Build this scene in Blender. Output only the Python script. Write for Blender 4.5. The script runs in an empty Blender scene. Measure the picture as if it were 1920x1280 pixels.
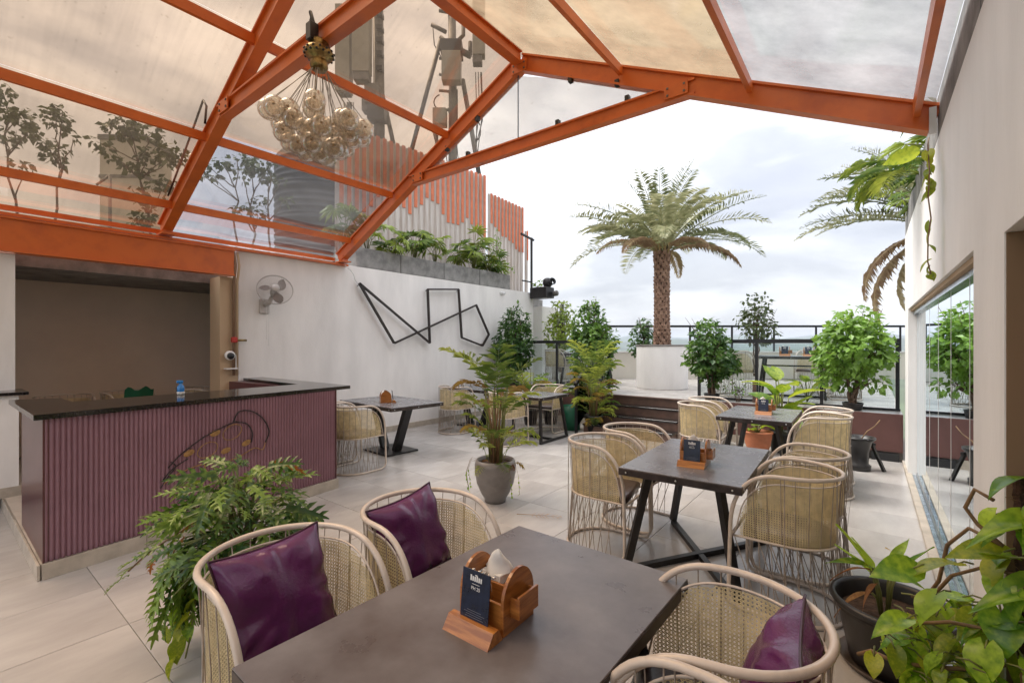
import bpy, math, random
from math import sin, cos, pi, radians as R
from mathutils import Vector, Matrix, Euler, noise as mnoise
random.seed(7)
S = bpy.context.scene
COL = S.collection

# ------------------------------------------------------------------ camera, world, sun, exposure
cd = bpy.data.cameras.new('camera'); cam = bpy.data.objects.new('camera', cd); COL.objects.link(cam)
cam.location = (0, 0, 1.5); cam.rotation_euler = (R(90), 0, math.atan(670/862))
cd.sensor_width = 36; cd.lens = 862/1920*36; cd.shift_y = 5/1920; cd.clip_start = 0.03; cd.clip_end = 20000
S.camera = cam
SUN_EL, SUN_AZ = R(58), R(250)     # azimuth the light comes from, clockwise from +Y
w = bpy.data.worlds.new("World"); S.world = w; w.use_nodes = True
nt = w.node_tree; N = nt.nodes; L = nt.links; N.clear()
out = N.new('ShaderNodeOutputWorld'); bg = N.new('ShaderNodeBackground'); bg.inputs[1].default_value = 0.12
L.new(bg.outputs[0], out.inputs[0])
sky = N.new('ShaderNodeTexSky'); sky.sky_type = 'NISHITA'; sky.sun_disc = False
sky.sun_elevation = SUN_EL; sky.sun_rotation = SUN_AZ; sky.air_density = 1.2; sky.dust_density = 2.5
tc = N.new('ShaderNodeTexCoord'); mp = N.new('ShaderNodeMapping'); mp.inputs['Scale'].default_value = (1.0, 1.0, 2.6)
L.new(tc.outputs['Generated'], mp.inputs[0])
def noise_n(sc, det, rough, off=0.0):
    n = N.new('ShaderNodeTexNoise'); n.inputs['Scale'].default_value = sc; n.inputs['Detail'].default_value = det
    n.inputs['Roughness'].default_value = rough; n.inputs['Distortion'].default_value = off
    L.new(mp.outputs[0], n.inputs['Vector']); return n
n1 = noise_n(2.1, 7, 0.52, 0.35); n2 = noise_n(3.4, 8, 0.55, 0.2)
cr = N.new('ShaderNodeValToRGB'); L.new(n1.outputs[0], cr.inputs[0])
e = cr.color_ramp.elements
e[0].position = 0.36; e[0].color = (3.85, 3.85, 3.88, 1); e[1].position = 0.57; e[1].color = (2.05, 2.1, 2.25, 1)
cr2 = N.new('ShaderNodeValToRGB'); L.new(n2.outputs[0], cr2.inputs[0])
e = cr2.color_ramp.elements
e[0].position = 0.38; e[0].color = (1, 1, 1, 1); e[1].position = 0.66; e[1].color = (0.80, 0.81, 0.85, 1)
mu = N.new('ShaderNodeMix'); mu.data_type = 'RGBA'; mu.blend_type = 'MULTIPLY'; mu.inputs[0].default_value = 1.0
L.new(cr.outputs[0], mu.inputs[6]); L.new(cr2.outputs[0], mu.inputs[7])
mx = N.new('ShaderNodeMix'); mx.data_type = 'RGBA'; mx.inputs[0].default_value = 0.93
# overcast sky: the dome brightens steadily from the horizon to the zenith
sx = N.new('ShaderNodeSeparateXYZ'); L.new(tc.outputs['Generated'], sx.inputs[0])
gm = N.new('ShaderNodeMath'); gm.operation = 'MULTIPLY_ADD'; gm.use_clamp = False; gm.inputs[1].default_value = 1.6; gm.inputs[2].default_value = 0.75
gx = N.new('ShaderNodeMath'); gx.operation = 'MAXIMUM'; gx.inputs[1].default_value = 0.0; L.new(sx.outputs[2], gx.inputs[0]); L.new(gx.outputs[0], gm.inputs[0])
vm = N.new('ShaderNodeVectorMath'); vm.operation = 'SCALE'; L.new(mu.outputs[2], vm.inputs[0]); L.new(gm.outputs[0], vm.inputs['Scale'])
L.new(sky.outputs[0], mx.inputs[6]); L.new(vm.outputs[0], mx.inputs[7]); L.new(mx.outputs[2], bg.inputs[0])
sd = bpy.data.lights.new('sun', 'SUN'); sd.energy = 1.4; sd.angle = R(35); sd.color = (1, 0.95, 0.88)
sun = bpy.data.objects.new('sun', sd); COL.objects.link(sun)
az = SUN_AZ; dv = Vector((sin(az)*cos(SUN_EL), cos(az)*cos(SUN_EL), sin(SUN_EL)))
sun.rotation_euler = dv.to_track_quat('Z', 'Y').to_euler()
S.view_settings.view_transform = 'Standard'; S.view_settings.look = 'None'; S.view_settings.gamma = 1
S.view_settings.exposure = 1.75; S.view_settings.use_curve_mapping = False
S.render.engine = 'CYCLES'
try:
    S.cycles.transparent_max_bounces = 24; S.cycles.max_bounces = 8
except Exception: pass

# ------------------------------------------------------------------ materials
def mat(name, col, rough=0.6, metal=0.0, var=0.0, vscale=6.0, bump=0.0, bscale=40.0, col2=None, spec=0.5, objvar=0.0, coat=0.0, stretch=None, thr=(0.35, 0.65), rvar=0.0):
    m = bpy.data.materials.new(name); m.use_nodes = True
    t = m.node_tree; n = t.nodes; l = t.links; b = n['Principled BSDF']
    b.inputs['Roughness'].default_value = rough; b.inputs['Metallic'].default_value = metal
    b.inputs['Specular IOR Level'].default_value = spec; b.inputs['Coat Weight'].default_value = coat
    b.inputs['Base Color'].default_value = (*col, 1)
    c = n.new('ShaderNodeTexCoord'); src = c.outputs['Object']
    if stretch:
        mpn = n.new('ShaderNodeMapping'); mpn.inputs['Scale'].default_value = stretch; l.new(src, mpn.inputs[0]); src = mpn.outputs[0]
    outc = None
    if var > 0 or col2:
        nz = n.new('ShaderNodeTexNoise'); nz.inputs['Scale'].default_value = vscale; nz.inputs['Detail'].default_value = 8; nz.inputs['Roughness'].default_value = 0.6
        l.new(src, nz.inputs['Vector'])
        r = n.new('ShaderNodeValToRGB'); l.new(nz.outputs[0], r.inputs[0])
        c2 = col2 if col2 else tuple(x*(1-var) for x in col); c1 = col if col2 else tuple(min(1, x*(1+var*0.5)) for x in col)
        r.color_ramp.elements[0].position = thr[0]; r.color_ramp.elements[0].color = (*c2, 1)
        r.color_ramp.elements[1].position = thr[1]; r.color_ramp.elements[1].color = (*c1, 1)
        outc = r.outputs[0]
        if rvar:
            mr = n.new('ShaderNodeMapRange'); l.new(nz.outputs[0], mr.inputs[0])
            mr.inputs[3].default_value = rough-rvar; mr.inputs[4].default_value = rough+rvar; l.new(mr.outputs[0], b.inputs['Roughness'])
    if objvar > 0:
        oi = n.new('ShaderNodeObjectInfo'); hv = n.new('ShaderNodeHueSaturation')
        mr = n.new('ShaderNodeMapRange'); l.new(oi.outputs['Random'], mr.inputs[0]); mr.inputs[3].default_value = 1-objvar; mr.inputs[4].default_value = 1+objvar
        l.new(mr.outputs[0], hv.inputs['Value'])
        if outc: l.new(outc, hv.inputs['Color'])
        else: hv.inputs['Color'].default_value = (*col, 1)
        outc = hv.outputs[0]
    if outc: l.new(outc, b.inputs['Base Color'])
    if bump > 0:
        nz = n.new('ShaderNodeTexNoise'); nz.inputs['Scale'].default_value = bscale; nz.inputs['Detail'].default_value = 5
        l.new(src, nz.inputs['Vector']); bp = n.new('ShaderNodeBump'); bp.inputs['Strength'].default_value = bump; bp.inputs['Distance'].default_value = 0.01
        l.new(nz.outputs[0], bp.inputs['Height']); l.new(bp.outputs[0], b.inputs['Normal'])
    return m

def leafmat(name, dark, light, rough=0.42, trans=0.3, scale=9.0, spec=0.5):
    m = bpy.data.materials.new(name); m.use_nodes = True
    t = m.node_tree; n = t.nodes; l = t.links; b = n['Principled BSDF']; o = n['Material Output']
    c = n.new('ShaderNodeTexCoord'); nz = n.new('ShaderNodeTexNoise'); nz.inputs['Scale'].default_value = scale; nz.inputs['Detail'].default_value = 3
    l.new(c.outputs['Object'], nz.inputs['Vector'])
    oi = n.new('ShaderNodeObjectInfo'); ad = n.new('ShaderNodeMath'); ad.operation = 'ADD'
    mrr = n.new('ShaderNodeMapRange'); l.new(oi.outputs['Random'], mrr.inputs[0]); mrr.inputs[3].default_value = -0.22; mrr.inputs[4].default_value = 0.22
    l.new(nz.outputs[0], ad.inputs[0]); l.new(mrr.outputs[0], ad.inputs[1])
    r = n.new('ShaderNodeValToRGB'); l.new(ad.outputs[0], r.inputs[0])
    r.color_ramp.elements[0].position = 0.32; r.color_ramp.elements[0].color = (*dark, 1)
    r.color_ramp.elements[1].position = 0.72; r.color_ramp.elements[1].color = (*light, 1)
    l.new(r.outputs[0], b.inputs['Base Color']); b.inputs['Roughness'].default_value = rough; b.inputs['Specular IOR Level'].default_value = spec
    tr = n.new('ShaderNodeBsdfTranslucent'); ms = n.new('ShaderNodeMixShader'); ms.inputs[0].default_value = trans
    hv = n.new('ShaderNodeHueSaturation'); hv.inputs['Value'].default_value = 1.7; hv.inputs['Hue'].default_value = 0.48; l.new(r.outputs[0], hv.inputs['Color']); l.new(hv.outputs[0], tr.inputs[0])
    l.new(b.outputs[0], ms.inputs[1]); l.new(tr.outputs[0], ms.inputs[2]); l.new(ms.outputs[0], o.inputs[0])
    return m

def sheetmat(name, tint, milky=0.15, milkcol=(0.5, 0.4, 0.3), scale=3.0, refl=0.06, vary=0.12):
    """weathered translucent roof sheet: tinted see-through, a little milky, a little shine"""
    m = bpy.data.materials.new(name); m.use_nodes = True
    t = m.node_tree; n = t.nodes; l = t.links; n.remove(n['Principled BSDF']); o = n['Material Output']
    c = n.new('ShaderNodeTexCoord'); nz = n.new('ShaderNodeTexNoise'); nz.inputs['Scale'].default_value = scale; nz.inputs['Detail'].default_value = 9; nz.inputs['Roughness'].default_value = 0.65
    l.new(c.outputs['Object'], nz.inputs['Vector'])
    r = n.new('ShaderNodeValToRGB'); l.new(nz.outputs[0], r.inputs[0])
    r.color_ramp.elements[0].position = 0.3; r.color_ramp.elements[0].color = (*[x*(1-vary) for x in tint], 1)
    r.color_ramp.elements[1].position = 0.7; r.color_ramp.elements[1].color = (*tint, 1)
    mp2 = n.new('ShaderNodeMapping'); mp2.inputs['Scale'].default_value = (1.1, 16, 1.1); l.new(c.outputs['Object'], mp2.inputs[0])
    nz2 = n.new('ShaderNodeTexNoise'); nz2.inputs['Scale'].default_value = 1.6; nz2.inputs['Detail'].default_value = 6; l.new(mp2.outputs[0], nz2.inputs['Vector'])
    r2 = n.new('ShaderNodeValToRGB'); l.new(nz2.outputs[0], r2.inputs[0]); r2.color_ramp.elements[0].position = .30; r2.color_ramp.elements[0].color = (1-vary*.7,)*3+(1,); r2.color_ramp.elements[1].position = .55; r2.color_ramp.elements[1].color = (1,1,1,1)
    nz3 = n.new('ShaderNodeTexNoise'); nz3.inputs['Scale'].default_value = 26; nz3.inputs['Detail'].default_value = 3; l.new(c.outputs['Object'], nz3.inputs['Vector'])
    r3 = n.new('ShaderNodeValToRGB'); l.new(nz3.outputs[0], r3.inputs[0]); r3.color_ramp.elements[0].position = .24; r3.color_ramp.elements[0].color = (.72,.70,.66,1); r3.color_ramp.elements[1].position = .33; r3.color_ramp.elements[1].color = (1,1,1,1)
    q1 = n.new('ShaderNodeMix'); q1.data_type = 'RGBA'; q1.blend_type = 'MULTIPLY'; q1.inputs[0].default_value = 1; l.new(r.outputs[0], q1.inputs[6]); l.new(r2.outputs[0], q1.inputs[7])
    q2 = n.new('ShaderNodeMix'); q2.data_type = 'RGBA'; q2.blend_type = 'MULTIPLY'; q2.inputs[0].default_value = 1; l.new(q1.outputs[2], q2.inputs[6]); l.new(r3.outputs[0], q2.inputs[7])
    tp = n.new('ShaderNodeBsdfTransparent'); l.new(q2.outputs[2], tp.inputs[0])
    tl = n.new('ShaderNodeBsdfTranslucent'); tl.inputs[0].default_value = (*milkcol, 1)
    m1 = n.new('ShaderNodeMixShader'); mr = n.new('ShaderNodeMapRange'); l.new(nz.outputs[0], mr.inputs[0])
    mr.inputs[1].default_value = 0.3; mr.inputs[2].default_value = 0.7; mr.inputs[3].default_value = milky*0.5; mr.inputs[4].default_value = milky*1.5
    l.new(mr.outputs[0], m1.inputs[0]); l.new(tp.outputs[0], m1.inputs[1]); l.new(tl.outputs[0], m1.inputs[2])
    gl = n.new('ShaderNodeBsdfGlossy'); gl.inputs['Roughness'].default_value = 0.08; m2 = n.new('ShaderNodeMixShader')
    fr = n.new('ShaderNodeFresnel'); fr.inputs[0].default_value = 1.45; mm = n.new('ShaderNodeMath'); mm.operation = 'MULTIPLY'; mm.inputs[1].default_value = refl*4
    l.new(fr.outputs[0], mm.inputs[0]); l.new(mm.outputs[0], m2.inputs[0]); l.new(m1.outputs[0], m2.inputs[1]); l.new(gl.outputs[0], m2.inputs[2]); l.new(m2.outputs[0], o.inputs[0])
    return m

def glassmat(name, tint, ior=1.5, k=1.0, rough=0.01, base=0.0):
    m = bpy.data.materials.new(name); m.use_nodes = True
    t = m.node_tree; n = t.nodes; l = t.links; n.remove(n['Principled BSDF']); o = n['Material Output']
    tp = n.new('ShaderNodeBsdfTransparent'); tp.inputs[0].default_value = (*tint, 1)
    gl = n.new('ShaderNodeBsdfGlossy'); gl.inputs['Roughness'].default_value = rough; gl.inputs[0].default_value = (0.9, 0.96, 1, 1)
    fr = n.new('ShaderNodeFresnel'); fr.inputs[0].default_value = ior; ma = n.new('ShaderNodeMath'); ma.operation = 'MULTIPLY_ADD'; ma.use_clamp = True
    ma.inputs[1].default_value = k; ma.inputs[2].default_value = base; l.new(fr.outputs[0], ma.inputs[0])
    ms = n.new('ShaderNodeMixShader'); l.new(ma.outputs[0], ms.inputs[0]); l.new(tp.outputs[0], ms.inputs[1]); l.new(gl.outputs[0], ms.inputs[2]); l.new(ms.outputs[0], o.inputs[0])
    return m

M = {}
M['orange'] = mat('orange_paint', (0.63, 0.140, 0.022), 0.36, col2=(0.44, 0.085, 0.018), vscale=3.5, bump=0.08, bscale=70, thr=(.22,.52), rvar=.12)
M['white_wall'] = mat('white_plaster', (0.83, 0.80, 0.775), 0.85, var=0.10, vscale=1.6, bump=0.2, bscale=50, stretch=(1.6, 1.6, .5))
M['wall_r'] = mat('white_wall_paint', (0.86, 0.845, 0.825), 0.8, var=0.09, vscale=2.0, bump=0.15, bscale=60, stretch=(1, 1, .3))
M['brown_wall'] = mat('taupe_plaster', (0.80, 0.67, 0.55), 0.8, var=0.10, vscale=1.0, bump=0.1, bscale=50)
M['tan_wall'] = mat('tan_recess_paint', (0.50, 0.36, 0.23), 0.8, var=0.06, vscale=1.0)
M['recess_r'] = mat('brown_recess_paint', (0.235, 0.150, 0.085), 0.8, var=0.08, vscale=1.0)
M['tile'] = mat('floor_tile', (0.455, 0.428, 0.405), 0.22, var=0.16, vscale=3.2, bump=0.04, bscale=12, objvar=0.045, stretch=(1, .35, 1), rvar=.09)
M['tile_in'] = mat('floor_tile_warm', (0.55, 0.47, 0.39), 0.42, var=0.13, vscale=3, bump=0.03, bscale=20, objvar=0.05)
M['skirt'] = mat('plinth_tile', (0.46, 0.40, 0.33), 0.45, var=0.2, vscale=7, objvar=0.06)
M['grout'] = mat('grout', (0.20, 0.18, 0.16), 0.9)
M['purple'] = mat('plum_fluted_panel', (0.26, 0.135, 0.165), 0.42, var=0.12, vscale=3)
M['purple2'] = mat('plum_flat_panel', (0.11, 0.042, 0.045), 0.28, var=0.2, vscale=3)
M['granite'] = mat('black_granite', (0.018, 0.016, 0.016), 0.13, var=0.5, vscale=60, spec=0.6)
M['tabletop'] = mat('slate_laminate', (0.180, 0.178, 0.190), 0.27, col2=(0.118, 0.114, 0.122), vscale=5, bump=0.02, bscale=60, thr=(0.3, 0.68), rvar=.10)
M['tabletop2'] = mat('slate_laminate_brown', (0.175, 0.158, 0.156), 0.30, col2=(0.085, 0.066, 0.062), vscale=4.5, bump=0.02, bscale=60, thr=(0.3, 0.68), rvar=.10)
M['tableedge'] = mat('table_edge_metal', (0.055, 0.042, 0.038), 0.38, 0.5, var=0.4, vscale=14)
M['steel'] = mat('steel', (0.6, 0.6, 0.6), 0.3, 1.0)
M['blacksteel'] = mat('black_steel', (0.020, 0.018, 0.018), 0.42, 0.2, var=0.3, vscale=9)
M['cream'] = mat('cream_enamel_tube', (0.55, 0.465, 0.39), 0.30, var=0.25, vscale=11, coat=0.2, thr=(0.25, 0.5))
M['wire'] = mat('cream_wire', (0.40, 0.33, 0.27), 0.40, var=0.35, vscale=14)
M['cane'] = mat('woven_cane', (0.74, 0.61, 0.35), 0.55, var=0.25, vscale=22)
M['seat'] = mat('brown_leatherette', (0.075, 0.05, 0.045), 0.33, var=0.2, vscale=9, bump=0.1, bscale=60)
M['cushion'] = mat('plum_leather', (0.100, 0.016, 0.085), 0.25, var=0.2, vscale=9, bump=0.12, bscale=110, spec=0.55)
M['seam'] = mat('plum_seam', (0.045, 0.01, 0.025), 0.35)
M['wood'] = mat('varnished_wood', (0.46, 0.175, 0.04), 0.28, col2=(0.24, 0.075, 0.015), vscale=9, stretch=(1, 1, 9), coat=0.3)
M['woodx'] = mat('varnished_wood_flat', (0.50, 0.20, 0.045), 0.28, col2=(0.27, 0.09, 0.018), vscale=9, stretch=(1, 9, 9), coat=0.3)
M['card'] = mat('navy_card', (0.012, 0.018, 0.042), 0.25, var=0.4, vscale=30)
M['print'] = mat('white_print', (0.78, 0.76, 0.74), 0.6)
M['paper'] = mat('white_napkin', (0.74, 0.71, 0.66), 0.8, var=0.05, vscale=20)
M['dark'] = mat('dark_plastic', (0.015, 0.015, 0.017), 0.4)
M['chrome'] = mat('cutlery_steel', (0.7, 0.68, 0.64), 0.2, 1.0)
M['greypot'] = mat('grey_cement_pot', (0.215, 0.195, 0.18), 0.42, col2=(0.15, 0.135, 0.125), vscale=7, thr=(0.3, 0.6))
M['blackpot'] = mat('black_plastic_pot', (0.022, 0.020, 0.020), 0.38, var=0.5, vscale=6)
M['saucer'] = mat('brown_saucer', (0.10, 0.075, 0.06), 0.5, var=0.4, vscale=9)
M['soil'] = mat('dry_soil', (0.07, 0.04, 0.025), 0.95, var=0.6, vscale=40, bump=0.9, bscale=60)
M['terracotta'] = mat('terracotta', (0.50, 0.17, 0.08), 0.7, var=0.2, vscale=8)
M['whitepot'] = mat('white_ceramic', (0.62, 0.60, 0.58), 0.4, var=0.1, vscale=3)
M['concrete'] = mat('grey_cement_board', (0.30, 0.29, 0.275), 0.85, col2=(0.165, 0.16, 0.155), vscale=6, bump=0.3, bscale=40, objvar=0.06)
M['fence_w'] = mat('white_corrugated', (0.66, 0.60, 0.56), 0.5, col2=(0.50, 0.42, 0.36), vscale=5, stretch=(4, 4, .35))
M['fence_o'] = mat('orange_strip', (0.66, 0.17, 0.07), 0.5, var=0.2, vscale=6)
M['tank'] = mat('black_tank', (0.016, 0.016, 0.019), 0.5, var=0.25, vscale=3)
M['step'] = mat('brown_step_stone', (0.15, 0.085, 0.062), 0.45, col2=(0.09, 0.052, 0.04), vscale=8)
M['maroon'] = mat('maroon_riser', (0.12, 0.052, 0.045), 0.6, var=0.15, vscale=3)
M['rail'] = mat('black_railing', (0.016, 0.017, 0.02), 0.35, 0.2)
M['parapet'] = mat('cream_parapet', (0.62, 0.575, 0.50), 0.85, var=0.06, vscale=1.5)
M['bark'] = mat('grey_bark', (0.13, 0.085, 0.058), 0.9, var=0.4, vscale=14, bump=0.6, bscale=40, stretch=(1, 1, .3))
M['palmtrunk'] = mat('palm_boots', (0.42, 0.27, 0.19), 0.9, col2=(0.17, 0.095, 0.065), vscale=14, bump=0.6, bscale=50, objvar=0)
M['palmcore'] = mat('palm_core', (0.085, 0.048, 0.032), 0.95, var=0.4, vscale=12, bump=0.6)
M['rachis'] = mat('palm_rachis', (0.36, 0.26, 0.10), 0.55, var=0.2, vscale=5)
M['moss'] = mat('coir_pole', (0.075, 0.035, 0.018), 0.95, col2=(0.03, 0.014, 0.008), vscale=22, bump=1.0, bscale=90)
M['stem'] = mat('green_stem', (0.16, 0.17, 0.045), 0.5, var=0.3, vscale=9)
M['bstem'] = mat('brown_stem', (0.20, 0.115, 0.05), 0.6, var=0.35, vscale=12)
M['palm'] = leafmat('date_palm_leaf', (0.15, 0.18, 0.075), (0.46, 0.46, 0.28), 0.36, 0.32)
M['drypalm'] = leafmat('date_palm_dry_leaf', (0.28, 0.19, 0.11), (0.42, 0.36, 0.20), 0.6, 0.3)
M['areca'] = leafmat('areca_leaf', (0.09, 0.17, 0.028), (0.40, 0.46, 0.08), 0.42, 0.32)
M['arecay'] = leafmat('areca_yellow_leaf', (0.24, 0.17, 0.04), (0.42, 0.33, 0.06), 0.5, 0.35)
M['arecab'] = leafmat('areca_brown_leaf', (0.20, 0.085, 0.025), (0.36, 0.20, 0.06), 0.6, 0.3)
M['ficus'] = leafmat('ficus_leaf', (0.035, 0.095, 0.018), (0.19, 0.34, 0.055), 0.36, 0.35, 5.0)
M['ficusl'] = leafmat('ficus_light_leaf', (0.12, 0.20, 0.02), (0.36, 0.45, 0.06), 0.4, 0.32, 5.0)
M['sparse'] = leafmat('sparse_tree_leaf', (0.03, 0.055, 0.015), (0.10, 0.13, 0.04), 0.5, 0.2, 5.0)
M['xan'] = leafmat('philodendron_leaf', (0.022, 0.075, 0.012), (0.19, 0.30, 0.05), 0.28, 0.30, 6.0)
M['xany'] = leafmat('philodendron_faded_leaf', (0.30, 0.13, 0.02), (0.42, 0.17, 0.04), 0.5, 0.25)
M['poth'] = leafmat('pothos_leaf', (0.10, 0.24, 0.02), (0.36, 0.54, 0.045), 0.25, 0.38, 5.0)
M['pothl'] = leafmat('pothos_lime_leaf', (0.16, 0.24, 0.015), (0.36, 0.40, 0.03), 0.33, 0.38, 9.0)
M['fanp'] = leafmat('fan_palm_leaf', (0.07, 0.14, 0.02), (0.26, 0.34, 0.05), 0.45, 0.32)
M['broad'] = leafmat('broad_leaf', (0.08, 0.18, 0.015), (0.30, 0.38, 0.03), 0.35, 0.38)
M['yel'] = leafmat('yellow_leaf', (0.50, 0.30, 0.01), (0.60, 0.40, 0.02), 0.4, 0.3)
M['hill'] = mat('far_woodland', (0.060, 0.085, 0.05), 0.95, var=0.5, vscale=0.012)
M['land'] = mat('far_land', (0.085, 0.11, 0.06), 0.95, var=0.5, vscale=0.006)
M['town'] = mat('far_town_wall', (0.5, 0.48, 0.44), 0.9, objvar=.25)
M['tan_sheet'] = sheetmat('tan_roof_sheet', (0.51, 0.388, 0.280), 0.045, (0.60, 0.46, 0.34), 1.4, .05)
M['tan_sheet2'] = sheetmat('ochre_roof_sheet', (0.43, 0.315, 0.195), 0.30, (0.66, 0.49, 0.31), 2.2, .05, .2)
M['clear_sheet'] = sheetmat('clear_roof_sheet', (0.56, 0.56, 0.58), 0.03, (0.6, 0.6, 0.6), 2, .06)
M['grey_sheet'] = sheetmat('grey_roof_sheet', (0.35, 0.35, 0.355), 0.40, (0.56, 0.55, 0.53), 2.0, .06, .22)
M['gable_sheet'] = sheetmat('gable_sheet', (0.86, 0.82, 0.77), 0.10, (0.9, 0.85, 0.8), 4, .03, .06)
M['glass'] = glassmat('door_glass', (0.50, 0.57, 0.57), 1.7, 1.8, 0.012, .25)
M['railglass'] = glassmat('railing_glass', (0.86, 0.90, 0.90), 1.45, 1.0)
M['bulb'] = sheetmat('crackled_glass', (0.92, 0.87, 0.80), 0.20, (0.92, 0.87, 0.80), 38, .10, .30)
M['brass'] = mat('aged_brass', (0.32, 0.22, 0.09), 0.35, 1.0, var=0.5, vscale=30)
M['wirecord'] = mat('lamp_cord', (0.20, 0.17, 0.14), 0.5)
M['fanwhite'] = mat('fan_grey_plastic', (0.48, 0.44, 0.41), 0.4)
M['fanblade'] = mat('fan_blade', (0.24, 0.20, 0.18), 0.3)
M['pipe'] = mat('beige_pipe', (0.25, 0.15, 0.09), 0.5, var=.2)
M['red'] = mat('red_valve', (0.45, 0.03, 0.02), 0.4)
M['whiteplastic'] = mat('white_plastic', (0.75, 0.74, 0.72), 0.35)
M['blue'] = mat('blue_bottle', (0.02, 0.20, 0.55), 0.25, spec=.6)
M['antenna'] = mat('antenna_panel', (0.33, 0.31, 0.26), 0.5, var=.1)
M['galv'] = mat('galvanised_pole', (0.16, 0.15, 0.14), 0.5, .4, var=.3)
M['track'] = mat('aluminium_track', (0.42, 0.50, 0.58), 0.22, 0.75, var=.5, vscale=14, rvar=.12)
M['gold'] = mat('gold_rope', (0.36, 0.20, 0.07), 0.45, .2, var=.3, vscale=20)
M['blackrope'] = mat('black_rope', (0.02, 0.012, 0.012), 0.6)
M['green_bag'] = mat('green_fabric', (0.01, 0.12, 0.06), 0.5)
M['sculpt'] = mat('dark_bar', (0.022, 0.013, 0.011), 0.45)
M['room_dimness'] = mat('dim_interior', (0.10, 0.10, 0.10), 0.7)  # dimness of the side room put into its wall colour

# ------------------------------------------------------------------ mesh helpers
class G:
    def __init__(s): s.v = []; s.f = []; s.sm = []
    def add(s, vs, fs, smooth=False):
        o = len(s.v); s.v += [tuple(v) for v in vs]; s.f += [tuple(i+o for i in f) for f in fs]; s.sm += [smooth]*len(fs); return s
    def box(s, x0, x1, y0, y1, z0, z1, bev=0):
        if x0 > x1: x0, x1 = x1, x0
        if y0 > y1: y0, y1 = y1, y0
        if z0 > z1: z0, z1 = z1, z0
        if bev <= 0:
            vs = [(x, y, z) for z in (z0, z1) for y in (y0, y1) for x in (x0, x1)]
            return s.add(vs, [(0,2,3,1),(4,5,7,6),(0,1,5,4),(2,6,7,3),(0,4,6,2),(1,3,7,5)])
        b = bev; vs = []
        for z, i in ((z0, 1), (z0+b, 0), (z1-b, 0), (z1, 1)):
            k = b*i
            vs += [(x0+k,y0+k,z),(x1-k,y0+k,z),(x1-k,y1-k,z),(x0+k,y1-k,z)]
        fs = [(3,2,1,0),(12,13,14,15)]
        for a in (0,4,8):
            for i in range(4): j=(i+1)%4; fs.append((a+i,a+j,a+4+j,a+4+i))
        return s.add(vs, fs)
    def bar(s, a, b, w, h=None, up=(0,0,1)):
        a = Vector(a); b = Vector(b); h = h or w; d = (b-a).normalized(); u = Vector(up)
        if abs(d.dot(u)) > .98: u = Vector((1,0,0))
        x = d.cross(u).normalized(); y = x.cross(d).normalized(); vs = []
        for p in (a, b):
            for sx, sy in ((-1,-1),(1,-1),(1,1),(-1,1)): vs.append(p+x*sx*w/2+y*sy*h/2)
        return s.add(vs, [(3,2,1,0),(4,5,6,7),(0,1,5,4),(1,2,6,5),(2,3,7,6),(3,0,4,7)])
    def tube(s, pts, r, n=8, closed=False, cap=True):
        pts = [Vector(p) for p in pts]; m = len(pts)
        rr = r if isinstance(r, (list, tuple)) else [r]*m
        vs = []; prev = None
        for i, p in enumerate(pts):
            if closed: d = pts[(i+1)%m]-pts[i-1]
            else: d = pts[min(i+1,m-1)]-pts[max(i-1,0)]
            if d.length < 1e-9: d = Vector((0,0,1))
            d.normalize()
            if prev is None:
                u = Vector((0,0,1)) if abs(d.z) < .9 else Vector((1,0,0)); x = d.cross(u).normalized()
            else:
                x = prev - d*prev.dot(d)
                x = x.normalized() if x.length > 1e-6 else d.orthogonal().normalized()
            prev = x; y = d.cross(x)
            for k in range(n):
                a = 2*pi*k/n; vs.append(p+(x*cos(a)+y*sin(a))*rr[i])
        fs = []
        for i in range(m if closed else m-1):
            j = (i+1)%m
            for k in range(n): fs.append((i*n+k, i*n+(k+1)%n, j*n+(k+1)%n, j*n+k))
        s.add(vs, fs, True)
        if not closed and cap:
            o = len(s.v)-len(vs); s.f.append(tuple(o+k for k in range(n))[::-1]); s.sm.append(False)
            s.f.append(tuple(o+(m-1)*n+k for k in range(n))); s.sm.append(False)
        return s
    def lathe(s, prof, n=24, c=(0,0,0), sy=1.0, smooth=True):
        vs = []
        for r, z in prof:
            for k in range(n): a = 2*pi*k/n; vs.append((c[0]+r*cos(a), c[1]+r*sin(a)*sy, c[2]+z))
        fs = []
        for i in range(len(prof)-1):
            for k in range(n): fs.append((i*n+k, i*n+(k+1)%n, (i+1)*n+(k+1)%n, (i+1)*n+k))
        return s.add(vs, fs, smooth)
    def sphere(s, c, r, n=12, m=8, sz=1.0):
        prof = [(max(1e-4, r*sin(pi*i/m)), -r*cos(pi*i/m)*sz) for i in range(m+1)]
        return s.lathe(prof, n, c)
    def xf(s, mtx):
        s.v = [tuple(mtx @ Vector(v)) for v in s.v]; return s
    def mesh(s, name, m):
        me = bpy.data.meshes.new(name); me.from_pydata(s.v, [], s.f); me.polygons.foreach_set('use_smooth', s.sm)
        if m: me.materials.append(m)
        me.update(); return me
    def ob(s, name, m, parent=None, loc=(0,0,0), rot=(0,0,0)): return link(name, s.mesh(name, m), parent, loc, rot)

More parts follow.
